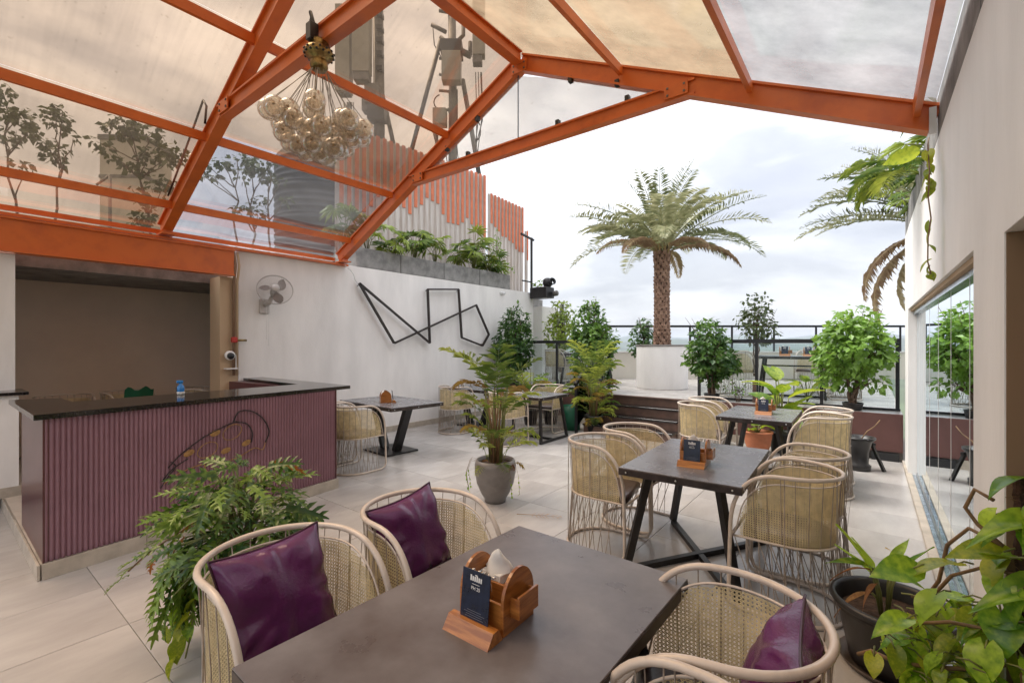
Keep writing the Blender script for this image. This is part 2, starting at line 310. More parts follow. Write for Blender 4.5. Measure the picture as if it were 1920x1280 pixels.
def link(name, me, parent=None, loc=(0,0,0), rot=(0,0,0), scale=None):
    o = bpy.data.objects.new(name, me); COL.objects.link(o); o.location = loc; o.rotation_euler = rot
    if scale: o.scale = (scale,)*3 if not isinstance(scale, tuple) else scale
    if parent: o.parent = parent
    return o
def tag(o, label, cat, group=None, kind=None):
    if label: o['label'] = label
    if cat: o['category'] = cat
    if group: o['group'] = group
    if kind: o['kind'] = kind
    return o
def thing(name, label, cat, loc=(0,0,0), rz=0, group=None):
    return tag(link(name, None, None, loc, (0,0,rz)), label, cat, group)
def dup(root, loc, rz, label, group=None, scale=None):
    r = root.copy(); COL.objects.link(r); r.location = loc; r.rotation_euler = (0,0,rz); r['label'] = label
    if group: r['group'] = group
    if scale: r.scale = (scale,)*3
    for ch in list(root.children):
        c = ch.copy(); COL.objects.link(c); c.parent = r
        for g in list(ch.children): d = g.copy(); COL.objects.link(d); d.parent = c
    return r
def struct(g, name, m): o = g.ob(name, m); o['kind'] = 'structure'; return o
def stuff(o): o['kind'] = 'stuff'; return o
def U(a, b): return random.uniform(a, b)

# ------------------------------------------------------------------ SETTING: far land, floor, terrace
struct(G().add([(-6000,-6000,-30),(6000,-6000,-30),(6000,9000,-30),(-6000,9000,-30)], [(0,1,2,3)]), 'ground', M['land'])
def hills(name, d0, d1, zb, amp, seed):
    random.seed(seed); g = G(); n = 220; vs = []; fs = []
    ph = [(U(0,6.3), U(2,30), U(.3,1)) for _ in range(9)]
    for i in range(n+1):
        a = R(-60)+R(130)*i/n - R(38)*0; a = R(-85)+R(120)*i/n
        h = sum(sin(a*f*2+p)*k for p, f, k in ph)/4 + U(-.12,.12)
        top = zb+amp*(1+h*.55)
        for k, (dd, zz) in enumerate(((d0,-30),(d0*.5+d1*.5, top*.8-6),(d1, top),(d1*1.2,-30))):
            vs.append((dd*sin(a)*1.0, dd*cos(a), zz))
    for i in range(n):
        for k in range(3): q = i*4+k; fs.append((q, q+4, q+5, q+1))
    g.add(vs, fs, True); return struct(g, name, M['hill'])
hills('hill', 1800, 2600, 0, 22, 3); hills('hill', 700, 1000, -24, 13, 5); hills('hill', 3000, 4200, 14, 50, 11)
g = G(); random.seed(31)
for i in range(160):
    a = R(U(-70, 25)); d = U(500, 1300); x = d*sin(a); y = d*cos(a); s_ = U(6, 16); h = U(5, 14)
    g.box(x-s_, x+s_, y-s_, y+s_, -30, -30+h)
tag(g.ob('town', M['town']), 'distant pale town buildings among trees seen past the railing', 'town', kind='stuff')
random.seed(7)

fl = struct(G().box(-8.9, 1.6, -2.2, 9.6, -.25, -.006), 'floor', M['grout'])
TX, TY = .6, .572
tilem = {}
def tile_at(parent, x0, x1, y0, y1, z, m, name='tile'):
    k = (round(x1-x0,3), round(y1-y0,3), m.name)
    if k not in tilem:
        hx, hy = (x1-x0)/2-.0018, (y1-y0)/2-.0018
        tilem[k] = G().box(-hx, hx, -hy, hy, -.012, 0, .0012).mesh('tile', m)
    return link(name, tilem[k], parent, ((x0+x1)/2, (y0+y1)/2, z))
for i in range(-5, 8):
    for j in range(-2, 13):
        x0 = -3.742+TX*i; y0 = .687+TY*j; x1 = x0+TX; y1 = y0+TY
        x0 = max(x0, -6.5); x1 = min(x1, .34); y1 = min(y1, 7.66)
        if x1-x0 < .02 or y1-y0 < .02: continue
        if x1 < -4.3 and y0 > .6 and y1 < 2.8: continue          # under the bar plinth
        if -.307*(x0+x1) + .3945*(y0+y1) < -.2: continue          # behind the viewpoint
        tile_at(fl, x0, x1, y0, y1, U(-.0006, .0006), M['tile'])
# interior plinth the bar stands on
TH = -.085
pl = struct(G().box(-9.4, -4.45, .47, 2.66, -.005, .093), 'bar_plinth', M['grout'])
for k in range(8):
    x1 = -4.45-k*.6
    for y0, y1 in ((.47, 1.05), (1.05, 1.63), (1.63, 2.2), (2.2, 2.66)):
        tile_at(pl, max(x1-.6, -9.3), x1, y0, y1, .1, M['tile_in'])
skm = {}
def skirting(parent, p0, p1, z0, z1, t=.014, seg=.6, name='skirting_tile', m=None):
    p0 = Vector((*p0, 0)); p1 = Vector((*p1, 0)); d = p1-p0; Ln = d.length; n = max(1, round(Ln/seg)); a = math.atan2(d.y, d.x)
    for i in range(n):
        l = Ln/n; g = G().box(.002, l-.002, 0, -t, z0, z1, .0015)
        k = (round(l,3), round(z0,3), round(z1,3), round(t,3))
        if k not in skm: skm[k] = g.mesh('skirting_tile', m or M['skirt'])
        link(name, skm[k], parent, tuple(p0+d*(i/n)), (0,0,a))
skirting(pl, (-9.3, .468), (-5.4, .468), 0, .1)
# terrace
terr = struct(G().box(-6.5, .34, 7.70, 17, .0, .588), 'terrace', M['grout'])
for i in range(-5, 7):
    for j in range(0, 9):
        x0 = -3.742+TX*i; x1 = min(x0+TX, .34); x0 = max(x0, -6.5); y0 = 7.70+.6*j
        if x1-x0 > .02: tile_at(terr, x0, x1, y0, y0+.6, .6, M['tile'])
rz_ = G().box(-2.35, .34, 7.66, 7.70, .115, .6).ob('riser_panel', M['maroon'], terr)
G().box(-6.5, -3.85, 7.66, 7.70, .115, .6).ob('riser_panel', M['maroon'], terr)
skirting(terr, (-2.35, 7.66), (.0, 7.66), 0, .11, .012); skirting(terr, (-6.5, 7.66), (-3.85, 7.66), 0, .11, .012)
G().box(.02, .3, 7.62, 7.66, 0, .1).ob('drain_opening', M['dark'], terr)
st = thing('steps', 'brown stone steps leading up to the raised terrace by the palm planter', 'steps', (-3.1, 7.66, 0))
for k in range(4):
    z = .6-.15*k; yf = -.24*k
    G().box(-.75, .75, yf, yf+.02, z-.15, z-.028).ob('riser', M['step'], st)
    G().box(-.76, .76, yf-.02, yf+.24, z-.028, z-.003 if k == 0 else z, .003).ob('tread', M['granite'] if k else M['step'], st)
G().box(-.74, .74, .021, .039, 0, .57).ob('core', M['step'], st)
for k in range(1, 4): G().box(-.74, .74, -.24*k+.021, -.24*(k-1)-.001, 0, .6-.15*k-.03).ob('core', M['step'], st)

# haze in the air over the whole place
hz = G().box(-7400, 7400, -7400, 9600, -31.5, 75).ob('haze', None); hz['kind'] = 'stuff'
hm = bpy.data.materials.new('haze_air'); hm.use_nodes = True; t_ = hm.node_tree; t_.nodes.remove(t_.nodes['Principled BSDF'])
pv = t_.nodes.new('ShaderNodeVolumePrincipled'); pv.inputs['Density'].default_value = 0.00022; pv.inputs['Color'].default_value = (0.80, 0.88, 1.0, 1)
t_.links.new(pv.outputs[0], t_.nodes['Material Output'].inputs['Volume']); hz.data.materials.append(hm)

# ------------------------------------------------------------------ LEFT BUILDING
lw = thing('left_wall', 'long white plastered side wall carrying the bent bar sculpture', 'wall', (-6.5, 5.9, 0))
G().box(-.35, 0, -3.355, 3.31, 0, 2.745).ob('wall_panel', M['white_wall'], lw)
for i in range(9):
    yb = -3.36+i*.72
    if yb > 1.75: break
    G().box(.0, .013, yb+.002, min(yb+.718, 1.75), 0, .095, .0015).ob('skirting_tile', M['skirt'], lw)
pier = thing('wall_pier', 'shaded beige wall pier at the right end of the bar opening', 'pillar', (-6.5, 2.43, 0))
G().box(-.33, -.003, -.10, .112, .1, 2.36).ob('wall_panel', M['tan_wall'], pier)  # shade on this white pier is painted in as tan
col = thing('opening_pillar', 'beige full height pillar at the left edge of the bar opening', 'pillar', (-6.5, .2, 0))
G().box(-.3, 0, -1.8, .36, 0, 2.36).ob('wall_panel', M['white_wall'], col)
rec = thing('bar_recess', 'taupe back room wall behind the dark topped bar counter', 'wall', (-8.3, 1, 0))
G().box(-.1, 0, -3, 4, 0, 3.0).ob('back_wall', M['brown_wall'], rec)
G().box(0, 1.44, -3, 4, 2.52, 2.66).ob('ceiling', M['white_wall'], rec)
G().box(.0, .12, -3, 4, 2.34, 2.5).ob('cornice', M['tan_wall'], rec)
G().box(0, 1.44, 3.0, 3.1, 0, 2.5).ob('side_wall', M['brown_wall'], rec)
G().box(.14, .2, 1.05, 1.11, 2.42, 2.5).ob('ceiling_hook', M['dark'], rec)
G().box(-.1, 1.5, -3.1, -3.0, 0, 2.6).ob('side_wall', M['brown_wall'], rec)
hp = thing('half_pillar', 'low cream pillar with a dark stone cap left of the bar counter', 'pillar', (-6.35, .45, 0))
G().box(-.28, .12, -.9, .11, .1, 1.03).ob('pillar_body', M['white_wall'], hp)
G().box(-.30, .17, -.92, .17, 1.03, 1.06, .004).ob('stone_cap', M['granite'], hp)
G().box(-.28, .132, -.9, .122, .1, .19).ob('skirting_tile', M['skirt'], hp)

# upper roof deck behind the canopy
deck = struct(G().box(-16, -6.86, -6, 10.15, 2.3, 2.67), 'upper_deck', M['concrete'])

# planter boxes on the wall
for k, (y0, y1) in enumerate(((4.3,5.18),(5.18,6.22),(6.22,7.25),(7.25,8.3))):
    lab = ['grey cement planter box on the wall end nearest the canopy foot', 'grey cement planter box second from the canopy above the bent bar sculpture',
           'grey cement planter box third from the canopy, under the fan palm', 'grey cement planter box at the far end of the row on the white wall'][k]
    t = thing('planter_box', lab, 'planter', (-6.68, (y0+y1)/2, 2.75), 0, 'cement planter boxes on the wall')
    h = (y1-y0)/2-.008
    G().box(.15, .18, -h, h, 0, .32+U(-.008,.008), .004).ob('front_board', M['concrete'], t)
    G().box(-.18, -.15, -h, h, 0, .32).ob('back_board', M['concrete'], t)
    G().box(-.15, .15, -h, -h+.03, 0, .315).ob('end_board', M['concrete'], t); G().box(-.15, .15, h-.03, h, 0, .315).ob('end_board', M['concrete'], t)
    G().box(-.15, .15, -h+.03, h-.03, .02, .27).ob('soil', M['soil'], t)

# corrugated fence with orange strips
def fence(label, x, y0, y1, z0, zt0, zt1, pitch, seed):
    random.seed(seed)
    t = thing('corrugated_fence', label, 'fence', (x, y0, z0), 0, 'corrugated fences on the roof')
    n = int((y1-y0)/pitch); vs = []; fs = []
    prof = [(0,0),(.3,0),(.42,.035),(.88,.035),(1,0)]
    for i in range(n):
        for a, b in prof[:-1]: vs.append((b, (i+a)*pitch, 0))
    vs.append((0, n*pitch, 0)); m = len(vs)
    top = [(v[0], v[1], (zt0-z0)+(zt1-zt0)*v[1]/(y1-y0)) for v in vs]
    for i in range(m-1): fs.append((i, i+1, m+i+1, m+i))
    back = [(v[0]-.008, v[1], v[2]) for v in vs]+[(v[0]-.008, v[1], v[2]) for v in top]
    g = G().add(vs+top, fs); g.add(back, [f[::-1] for f in fs]); g.ob('corrugated_sheet', M['fence_w'], t)
    for i in range(n):
        yc = (i+.65)*pitch; zt = (zt0-z0)+(zt1-zt0)*yc/(y1-y0); fr = i/n
        ln = 1.0+.9*abs(fr-.5)+.13*sin(i*.8)+U(-.07,.07)
        if y1-y0 < 2: ln = .75+.5*fr+U(-.05,.05)
        G().box(.036, .05, -pitch*.25, pitch*.25, zt-ln, zt+.01).ob('orange_strip', M['fence_o'], t, (0, yc, 0))
    return t
fence('long white corrugated fence with orange strips on top, under the phone masts', -7.25, 4.37, 8.36, 2.67, 5.31, 5.50, .15, 3)
fence('shorter lower corrugated fence section with orange strips, right of the long one', -7.25, 8.38, 9.85, 2.67, 5.13, 5.08, .14, 4)
fence('last narrow strip of corrugated fence beside the black post', -7.25, 9.88, 10.1, 2.67, 4.52, 4.5, .11, 5)
random.seed(17)
g = G(); g.bar((-6.9, 9.7, 2.6), (-6.9, 9.7, 4.25), .045); g.bar((-6.9, 9.25, 4.27), (-6.9, 9.8, 4.2), .045); g.bar((-6.9, 9.3, 3.1), (-6.9, 9.7, 3.1), .03)
tag(g.ob('metal_post', M['blacksteel']), 'thin black metal post with short arm at the right end of the fence', 'post')
wb = thing('wall_end_block', 'small white wall block with a dark pipe at the end of the left wall', 'wall', (-6.6, 9.9, 0))
G().box(-.3, .1, -.3, .45, .6, 2.45).ob('wall_panel', M['white_wall'], wb)
G().tube([(.18,.5,.6),(.18,.5,2.55)], .06, 10).ob('pipe', M['blacksteel'], wb)
sp = thing('floodlight', 'black floodlight and speaker bracket clamped to the far end of the left wall', 'light', (-6.42, 9.2, 2.6))
G().box(-.05, .42, -.17, .17, 0, .26, .01).ob('bracket_box', M['blacksteel'], sp)
G().lathe([(.01,0),(.12,.02),(.16,.12),(.15,.24),(.08,.3),(.01,.31)], 16).ob('lamp_head', M['blacksteel'], sp, (.28, .1, .27)).scale = (.75, .75, .75)
G().lathe([(.10,0),(.13,.14),(.11,.15),(.09,.02)], 16).ob('lamp_hood', M['dark'], sp, (.36,.12,.38), (R(25), R(70), 0)).scale = (.7, .7, .7)
G().lathe([(.001,0),(.06,0),(.07,.1),(.05,.12),(.001,.12)], 12).ob('lens', M['galv'], sp, (.45,.1,.10), (0, R(80), 0))
g = thing('security_camera', 'small white security camera on the left wall under the last planter', 'camera', (-6.5, 7.95, 2.64))
G().lathe([(.001,0),(.04,0),(.04,.02),(.001,.02)], 12).ob('mount', M['whiteplastic'], g, (0,0,0), (0,R(90),0))
G().lathe([(.001,0),(.028,0),(.03,.09),(.001,.09)], 12).ob('camera_body', M['whiteplastic'], g, (.03,0,-.01), (R(-80),0,0))
G().lathe([(.001,0),(.026,0),(.026,.02),(.001,.02)], 12).ob('lens', M['dark'], g, (.03,.08,-.0), (R(-80),0,0))
g = thing('security_camera', 'small white dome camera hanging from the orange rafter above the bar', 'camera', (-6.1, 1.92, 3.6))
G().lathe([(.001,.06),(.05,.06),(.055,.02),(.05,0),(.001,0)], 14).ob('mount', M['whiteplastic'], g)
G().lathe([(.001,0),(.038,0),(.04,.11),(.001,.11)], 12).ob('camera_body', M['whiteplastic'], g, (.0,-.0,.0), (R(150),R(20),0))
G().lathe([(.001,.11),(.033,.11),(.033,.125),(.001,.125)], 12).ob('lens', M['dark'], g, (.0,-.0,.0), (R(150),R(20),0))

# sculpture
sc = thing('wall_sculpture', 'dark bent bar line sculpture mounted on the white wall', 'wall art', (-6.5, 0, 0))
P_ = [(4.291,2.467),(4.968,1.518),(7.045,2.309),(7.448,1.706),(7.243,1.466),(6.62,1.639),(6.53,2.582),(5.725,2.507),(5.777,1.52)]
P_[5] = (6.62, 1.63)
for i in range(len(P_)):
    a, b = P_[i], P_[(i+1) % len(P_)]
    off = .10 if i in (1,) else .085
    G().bar((off, a[0], a[1]), (off, b[0], b[1]), .028, .045, up=(1,0,0)).ob('bar', M['sculpt'], sc)
for y, z in ((5.0,1.54),(5.75,2.49),(6.55,2.55),(7.25,1.5),(4.31,2.44)): G().tube([(0,y,z),(.085,y,z)], .008, 6).ob('stand_off', M['sculpt'], sc)

# fan
fn = thing('wall_fan', 'grey wall mounted fan with round guard and pull cords', 'fan', (-6.5, 2.86, 2.03))
G().box(0, .04, -.06, .06, -.12, .08, .01).ob('wall_plate', M['fanwhite'], fn)
G().tube([(.03,0,0),(.12,.02,.02),(.17,.03,.1)], .028, 8).ob('arm', M['fanwhite'], fn)
hd = link('fan_head', G().lathe([(.001,-.12),(.05,-.11),(.06,-.04),(.05,0),(.02,.0)], 16).mesh('motor', M['fanwhite']), fn, (.22, .05, .18), (R(12), R(66), R(-8)))
hd.name = 'fan_head'
rg = G()
for rr_, zz in ((.215,.03),(.217,.045),(.07,.085)): rg.tube([(rr_*cos(a*pi/16), rr_*sin(a*pi/16), zz) for a in range(32)], .0045 if rr_ > .1 else .002, 6, True)
for k in range(48):
    a = 2*pi*k/48; rg.tube([(.05*cos(a), .05*sin(a), .092),(.14*cos(a), .14*sin(a), .082),(.2*cos(a), .2*sin(a), .06),(.216*cos(a), .216*sin(a), .035)], .0011, 3, cap=False)
    rg.tube([(.05*cos(a), .05*sin(a), -.05),(.15*cos(a), .15*sin(a), -.035),(.216*cos(a), .216*sin(a), .035)], .0011, 3, cap=False)
rg.ob('guard', M['fanwhite'], hd)
G().lathe([(.001,.098),(.052,.096),(.055,.085),(.001,.085)], 20).ob('badge', M['fanwhite'], hd)
for k in range(3):
    vs = []; n = 8
    for i in range(n+1):
        r_ = .03+.165*i/n; wd = R(58)*sin(pi*(i/n*.75+.2)); 
        for s_ in (-.5, 0, .5): a = k*2*pi/3+s_*wd+.3*i/n; vs.append((r_*cos(a), r_*sin(a), .02+s_*.05))
    fs = [(i*3+j, i*3+j+1, i*3+j+4, i*3+j+3) for i in range(n) for j in range(2)]
    G().add(vs, fs, True).ob('blade', M['fanblade'], hd)
for dy, ln in ((-.01,.42),(.015,.5)): G().tube([(.12,dy,-.03),(.12,dy,-.05-ln)], .0022, 4).ob('pull_cord', M['whiteplastic'], fn)

# pipes & wall camera on pier
for k, (yy, r_, m_) in enumerate(((2.475,.018,'pipe'),(2.515,.016,'tan_wall'))):
    g = G().tube([(-6.46,yy,1.1),(-6.46,yy,2.3),(-6.43,yy,2.38),(-6.40,yy,2.5),(-6.43,yy,2.62),(-6.46,yy,2.68)], r_, 8)
    tag(g.ob('pipe', M[m_]), ['brown conduit pipe on the pier, nearer the bar opening', 'beige conduit pipe on the pier, nearer the white wall'][k], 'pipe')
g = thing('valve', 'red handled brass valve on the conduit beside the white wall', 'valve', (-6.44, 2.47, 1.55))
G().box(-.02,.03,-.03,.03,-.03,.04,.008).ob('handle', M['red'], g); G().tube([(0,0,0),(.0,.15,.0)], .014, 8).ob('spout', M['brass'], g)
g = thing('wifi_camera', 'small white camera with black face on a shelf bracket by the pier', 'camera', (-6.49, 2.42, 1.33))
G().lathe([(.001,0),(.05,0),(.062,.03),(.055,.06),(.001,.065)], 18).ob('camera_body', M['whiteplastic'], g, (.02,0,.02), (0,R(80),0))
G().lathe([(.001,0),(.045,0),(.035,.03),(.001,.035)], 18).ob('black_face', M['dark'], g, (.08,.0,.02), (0,R(80),0))
G().box(.0,.09,-.05,.08,-.15,-.135).ob('shelf', M['whiteplastic'], g)
G().bar((.06,.07,-.14),(.06,.07,.03),.008).ob('lead', M['whiteplastic'], g)

# ------------------------------------------------------------------ BAR COUNTER (turned 6 degrees)
ct = thing('bar_counter', 'plum fluted bar counter with glossy black stone top', 'bar counter', (-4.175, .48, 0), R(6.0))
LC = 2.19
n = 78; vs = []; fs = []; pt = LC/n
for i in range(n):
    for a, x in ((0,-.009),(.22,-.001),(.5,.004),(.78,-.001)): vs.append((x, (i+a)*pt, .10))
vs.append((-.009, LC, .10)); m = len(vs); vs += [(a, b, 1.02) for a, b, c in vs]
G().add(vs, [(i, i+1, m+i+1, m+i) for i in range(m-1)]).ob('fluted_panel', M['purple'], ct)
G().box(-.55, -.012, .075, LC, .1, 1.02).ob('carcass', M['purple2'], ct)
def prism(pts, z0, z1):
    n_ = len(pts); return G().add([(x,y,z0) for x,y in pts]+[(x,y,z1) for x,y in pts], [tuple(range(n_))[::-1], tuple(range(n_,2*n_))]+[(i,(i+1)%n_,n_+(i+1)%n_,n_+i) for i in range(n_)])
prism([(-1.0,.118),(-.56,.070),(-.56,.28),(-1.0,.31)], .1, 1.02).ob('end_cabinet', M['purple2'], ct)
G().box(-.9, 0, .085, LC, 0, .098).ob('base', M['skirt'], ct)
prism([(-1.01,.108),(.004,-.002),(.004,.004),(-.02,.08),(-1.01,.117)], .1, 1.02).ob('end_panel', M['purple2'], ct)
G().box(-.012, .006, LC, LC+.012, .1, 1.02).ob('corner_trim', M['purple2'], ct)
# L-shaped stone top
g = G()
zt0, zt1 = 1.02, 1.055
out_ = [(-1.26,.085),(.035,-.05),(.0,LC+.19),(-2.9,LC+.19+.30),(-2.9,LC-.03+.30),(-.62,LC-.02),(-.66,.31),(-1.08,.345)]
nn = len(out_); vs = [(x,y,zt0) for x,y in out_]+[(x,y,zt1) for x,y in out_]
g.add(vs, [tuple(range(nn))[::-1], tuple(range(nn,2*nn))]+[(i,(i+1)%nn,nn+(i+1)%nn,nn+i) for i in range(nn)])
g.ob('stone_top', M['granite'], ct)
G().box(-2.5, -.56, LC+.0, LC+.2, .1, 1.02).ob('return_cabinet', M['purple2'], ct)
skirting(ct, (.016,-.012), (.016,LC+.02), 0, .1, .014, .55)
skirting(ct, (-2.6,.262), (.026,-.018), 0, .1, .014, .55)
prism([(-2.6,.264),(0,-.012),(0,.2),(-2.6,.4)], 0, .0975).ob('base', M['skirt'], ct)
# bird line-art on the counter front (rope outline)
bd = thing('rope_motif', 'black and gold rope bird motif fixed on the plum counter front', 'wall art', (-4.175, .48, 0), R(6.0))
def arc(pts, n=8):
    out = []; p = [Vector((0.0,*q)) for q in pts]
    for i in range(len(p)-1):
        p0 = p[max(i-1,0)]; p1 = p[i]; p2 = p[i+1]; p3 = p[min(i+2,len(p)-1)]
        for k in range(n):
            t = k/n; out.append(.5*((2*p1)+(-p0+p2)*t+(2*p0-5*p1+4*p2-p3)*t*t+(-p0+3*p1-3*p2+p3)*t**3))
    out.append(p[-1]); return out
def mo(y, z): return (.60+(y-.60)*.84, .84+(z-.84)*.84)
def rope(name, pts, r, m): G().tube([(q.x+.014, *mo(q.y, q.z)) for q in arc(pts)], r*.62, 6).ob(name, m, bd)
rope('outline', [(.70,.50),(.80,.60),(.98,.72),(1.17,.80),(1.30,.84)], .008, M['blackrope'])
rope('outline', [(1.27,.84),(1.33,.935),(1.46,.92),(1.58,.82),(1.64,.68),(1.60,.57)], .009, M['blackrope'])
rope('outline', [(1.27,.84),(1.40,.80),(1.46,.70),(1.45,.60)], .009, M['blackrope'])
rope('outline', [(.66,.40),(.72,.47),(.80,.52),(.86,.55)], .007, M['blackrope'])
rope('outline', [(.64,.33),(.70,.42),(.76,.50),(.72,.55)], .007, M['blackrope'])
rope('gold_line', [(1.60,.57),(1.57,.50),(1.50,.53),(1.44,.52),(1.32,.47),(1.18,.44),(1.10,.36),(1.02,.40),(1.0,.47)], .007, M['gold'])
rope('gold_line', [(.66,.36),(.76,.42),(.9,.46),(1.0,.47)], .007, M['gold'])
for (cy, cz, a_, b_) in ((1.26,.735,.095,.068),(1.03,.60,.095,.065)):
    cy, cz = mo(cy, cz); a_ *= .8; b_ *= .9; G().tube([(.014, cy+a_*cos(t*pi/12), cz+b_*sin(t*pi/12)+.2*a_*cos(t*pi/12)) for t in range(24)], .0036, 6, True).ob('gold_ring', M['gold'], bd)
for (cy, cz, rt) in ((1.10,.75,.2),(.87,.60,.3),(1.20,.56,.25),(1.40,.60,.3)):
    cy, cz = mo(cy, cz)
    pts = [(.012+.004*sin(t*pi/5), .042*cos(t*pi/5), .026*sin(t*pi/5)) for t in range(10)]
    G().add(pts+[(.02,0,0)], [(i,(i+1)%10,10) for i in range(10)], True).ob('gold_leaf', M['gold'], bd, (0,cy,cz), (rt,0,0))
bt = thing('spray_bottle', 'small blue and white bottle standing on the bar counter', 'bottle', (-4.80, 1.41, 1.056))
G().lathe([(.001,0),(.028,0),(.03,.02),(.028,.025)], 14).ob('base', M['whiteplastic'], bt)
G().lathe([(.026,.025),(.028,.05),(.024,.075),(.014,.085),(.012,.1)], 14).ob('bottle_body', M['blue'], bt)
G().box(-.012,.012,-.03,.015,.1,.125,.004).ob('spray_head', M['blue'], bt)

# ------------------------------------------------------------------ RIGHT BUILDING
rw = thing('right_wall', 'tall white side wall with a wide glazed opening on the right', 'wall', (.35, 0, 0))
def rb(y0, y1, z0, z1, x0=0, x1=.4, name='wall_panel', m='wall_r'): return G().box(x0, x1, y0, y1, z0, z1).ob(name, M[m], rw)
rb(6.92, 7.495, 0, 2.83); rb(2.75, 6.92, 1.90, 2.83); rb(2.185, 2.75, 0, 2.83); rb(-2.2, 2.185, 1.865, 2.83)
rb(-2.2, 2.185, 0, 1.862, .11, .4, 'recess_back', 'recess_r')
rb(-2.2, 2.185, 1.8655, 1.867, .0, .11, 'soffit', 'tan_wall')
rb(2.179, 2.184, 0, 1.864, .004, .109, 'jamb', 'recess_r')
rb(2.75, 6.92, 1.87, 1.898, .02, .38, 'lintel_trim', 'tan_wall')
gd = thing('glass_door', 'wall of frameless sliding glass panes in the white wall', 'glass door', (.425, 2.75, 0))
yy = [0, .70, 1.42, 2.12, 2.78, 3.34, 3.82, 4.165]
for i in range(7): G().box(0, .008, yy[i]+.0015, yy[i+1]-.0015, .03, 1.868).ob('glass_pane', M['glass'], gd)
for i in range(1, 7): G().box(-.0012, -.0002, yy[i]-.005, yy[i]+.005, .03, 1.868).ob('pane_edge', M['whiteplastic'], gd)
G().box(-.03, .03, 0, 4.165, 1.835, 1.869).ob('head_track', M['track'], gd)
tk = thing('floor_track', 'wet looking metal floor track along the foot of the glass door', 'door track', (.34, 2.75, 0))
G().box(-.012, .045, 0, 4.9, -.004, .03, .004).ob('sill_strip', M['skirt'], tk)
G().box(.047, .078, 0, 4.165, -.004, .02).ob('track_strip', M['track'], tk)
G().box(.0785, .0845, 0, 4.165, -.004, .045).ob('track_rib', M['steel'], tk)
G().box(.11, .30, 0, 4.165, -.004, .016).ob('track_strip', M['track'], tk)
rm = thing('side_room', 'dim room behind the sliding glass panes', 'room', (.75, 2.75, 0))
G().box(0, 3.4, -.5, 4.6, -.01, .0).ob('room_floor', M['tile'], rm); G().box(3.4, 3.5, -.5, 4.6, 0, 2.4).ob('back_wall', M['room_dimness'], rm)
G().box(0, 3.4, -.6, -.5, 0, 2.4).ob('side_wall', M['room_dimness'], rm); G().box(0, 3.4, 4.6, 4.7, 0, 2.4).ob('side_wall', M['room_dimness'], rm); G().box(0, 3.4, -.5, 4.6, 2.4, 2.45).ob('ceiling', M['room_dimness'], rm)
for k, (y0, y1) in enumerate(((4.02,5.2),(5.22,6.35),(6.37,7.45),(2.6,4.0),(1.0,2.58))):
    t = thing('planter_box', ['cement planter box on the right wall nearest the orange beam', 'middle cement planter box along the right wall top', 'far cement planter box at the end of the right wall', 'cement planter box on the right wall seen past the roof sheets by the last rafter', 'nearest cement planter box on the right wall at the top edge of the view'][k], 'planter', (.52, y0, 2.835), 0, 'cement planter boxes on the right wall')
    G().box(-.17, -.13, 0, y1-y0, 0, .27, .004).ob('front_board', M['concrete'], t); G().box(.13, .17, 0, y1-y0, 0, .27).ob('back_board', M['concrete'], t)
    G().box(-.13, .13, 0, .03, 0, .27).ob('end_board', M['concrete'], t); G().box(-.13, .13, y1-y0-.03, y1-y0, 0, .27).ob('end_board', M['concrete'], t)
    G().box(-.13, .13, .03, y1-y0-.03, 0, .22).ob('soil', M['soil'], t)
# ------------------------------------------------------------------ CANOPY
cn = thing('roof_canopy', 'orange steel pitched canopy roofed with tan see-through sheets', 'canopy', (-2.97, 4, 0))
O = Vector((-2.97, 4, 0))
def zc(x): return 4.54-.485*abs(x+2.97)
def cbar(name, a, b, w, h, m='orange', up=(0,0,1), lip=True):
    a = Vector(a)-O; b = Vector(b)-O; g = G(); g.bar(a, b, w*.55, h-.018, up)
    d = (b-a).normalized(); x = d.cross(Vector(up)).normalized(); y = x.cross(d).normalized()
    if lip:
        for s_ in (-1, 1): g.bar(a+y*s_*(h/2-.009)+x*.001, b+y*s_*(h/2-.009)+x*.001, w, .018, up)
    return g.ob(name, M[m], cn)
for Y_ in (4.0, 1.74, -.56):
    cbar('rafter', (-6.50, Y_, zc(-6.50)), (-2.97, Y_, zc(-2.97)), .10, .17)
    cbar('rafter', (-2.972, Y_, zc(-2.97)), (.335, Y_, zc(.335)), .10, .17)
    cbar('collar_tie', (-4.80, Y_-.005, 3.655), (-1.15, Y_-.005, 3.655), .085, .135)
    G().box(-.05-3.43, .05-3.43, Y_-4-.045, Y_-4+.045, 2.762, zc(-6.4)-.02).ob('foot_post', M['orange'], cn)
    G().box(-3.53, -3.33, Y_-4.07, Y_-3.93, 2.755, 2.772).ob('foot_plate', M['orange'], cn)
for Y_ in (4.0, 1.74):
    for x_, z_ in ((-4.62, 3.66), (-1.30, 3.66), (-2.97, 4.47)):
        G().box(x_+2.97-.10, x_+2.97+.10, Y_-4-.062, Y_-4-.052, z_-.055, z_+.055).ob('gusset_plate', M['orange'], cn)
        gb = G()
        for bx in (-.07, .07):
            for bz in (-.03, .03): gb.lathe([(.011,0),(.011,.009),(.001,.011)], 6, (0,0,0)).v
        gb = G()
        for bx in (-.07, .07):
            for bz in (-.03, .03): gb.box(x_+2.97+bx-.008, x_+2.97+bx+.008, Y_-4-.070, Y_-4-.0625, z_+bz-.008, z_+bz+.008)
        gb.ob('bolts', M['galv'], cn)['kind'] = 'stuff'
cbar('ridge_beam', (-2.97, -2.2, 4.56), (-2.97, 3.93, 4.56), .11, .13)
for x in (-6.12, -5.13, -4.06, -1.80, -.73, .24):
    cbar('purlin', (x, -2.2, zc(x)+.03), (x, 3.94, zc(x)+.03), .065, .10 if x < .2 else .13, lip=False)
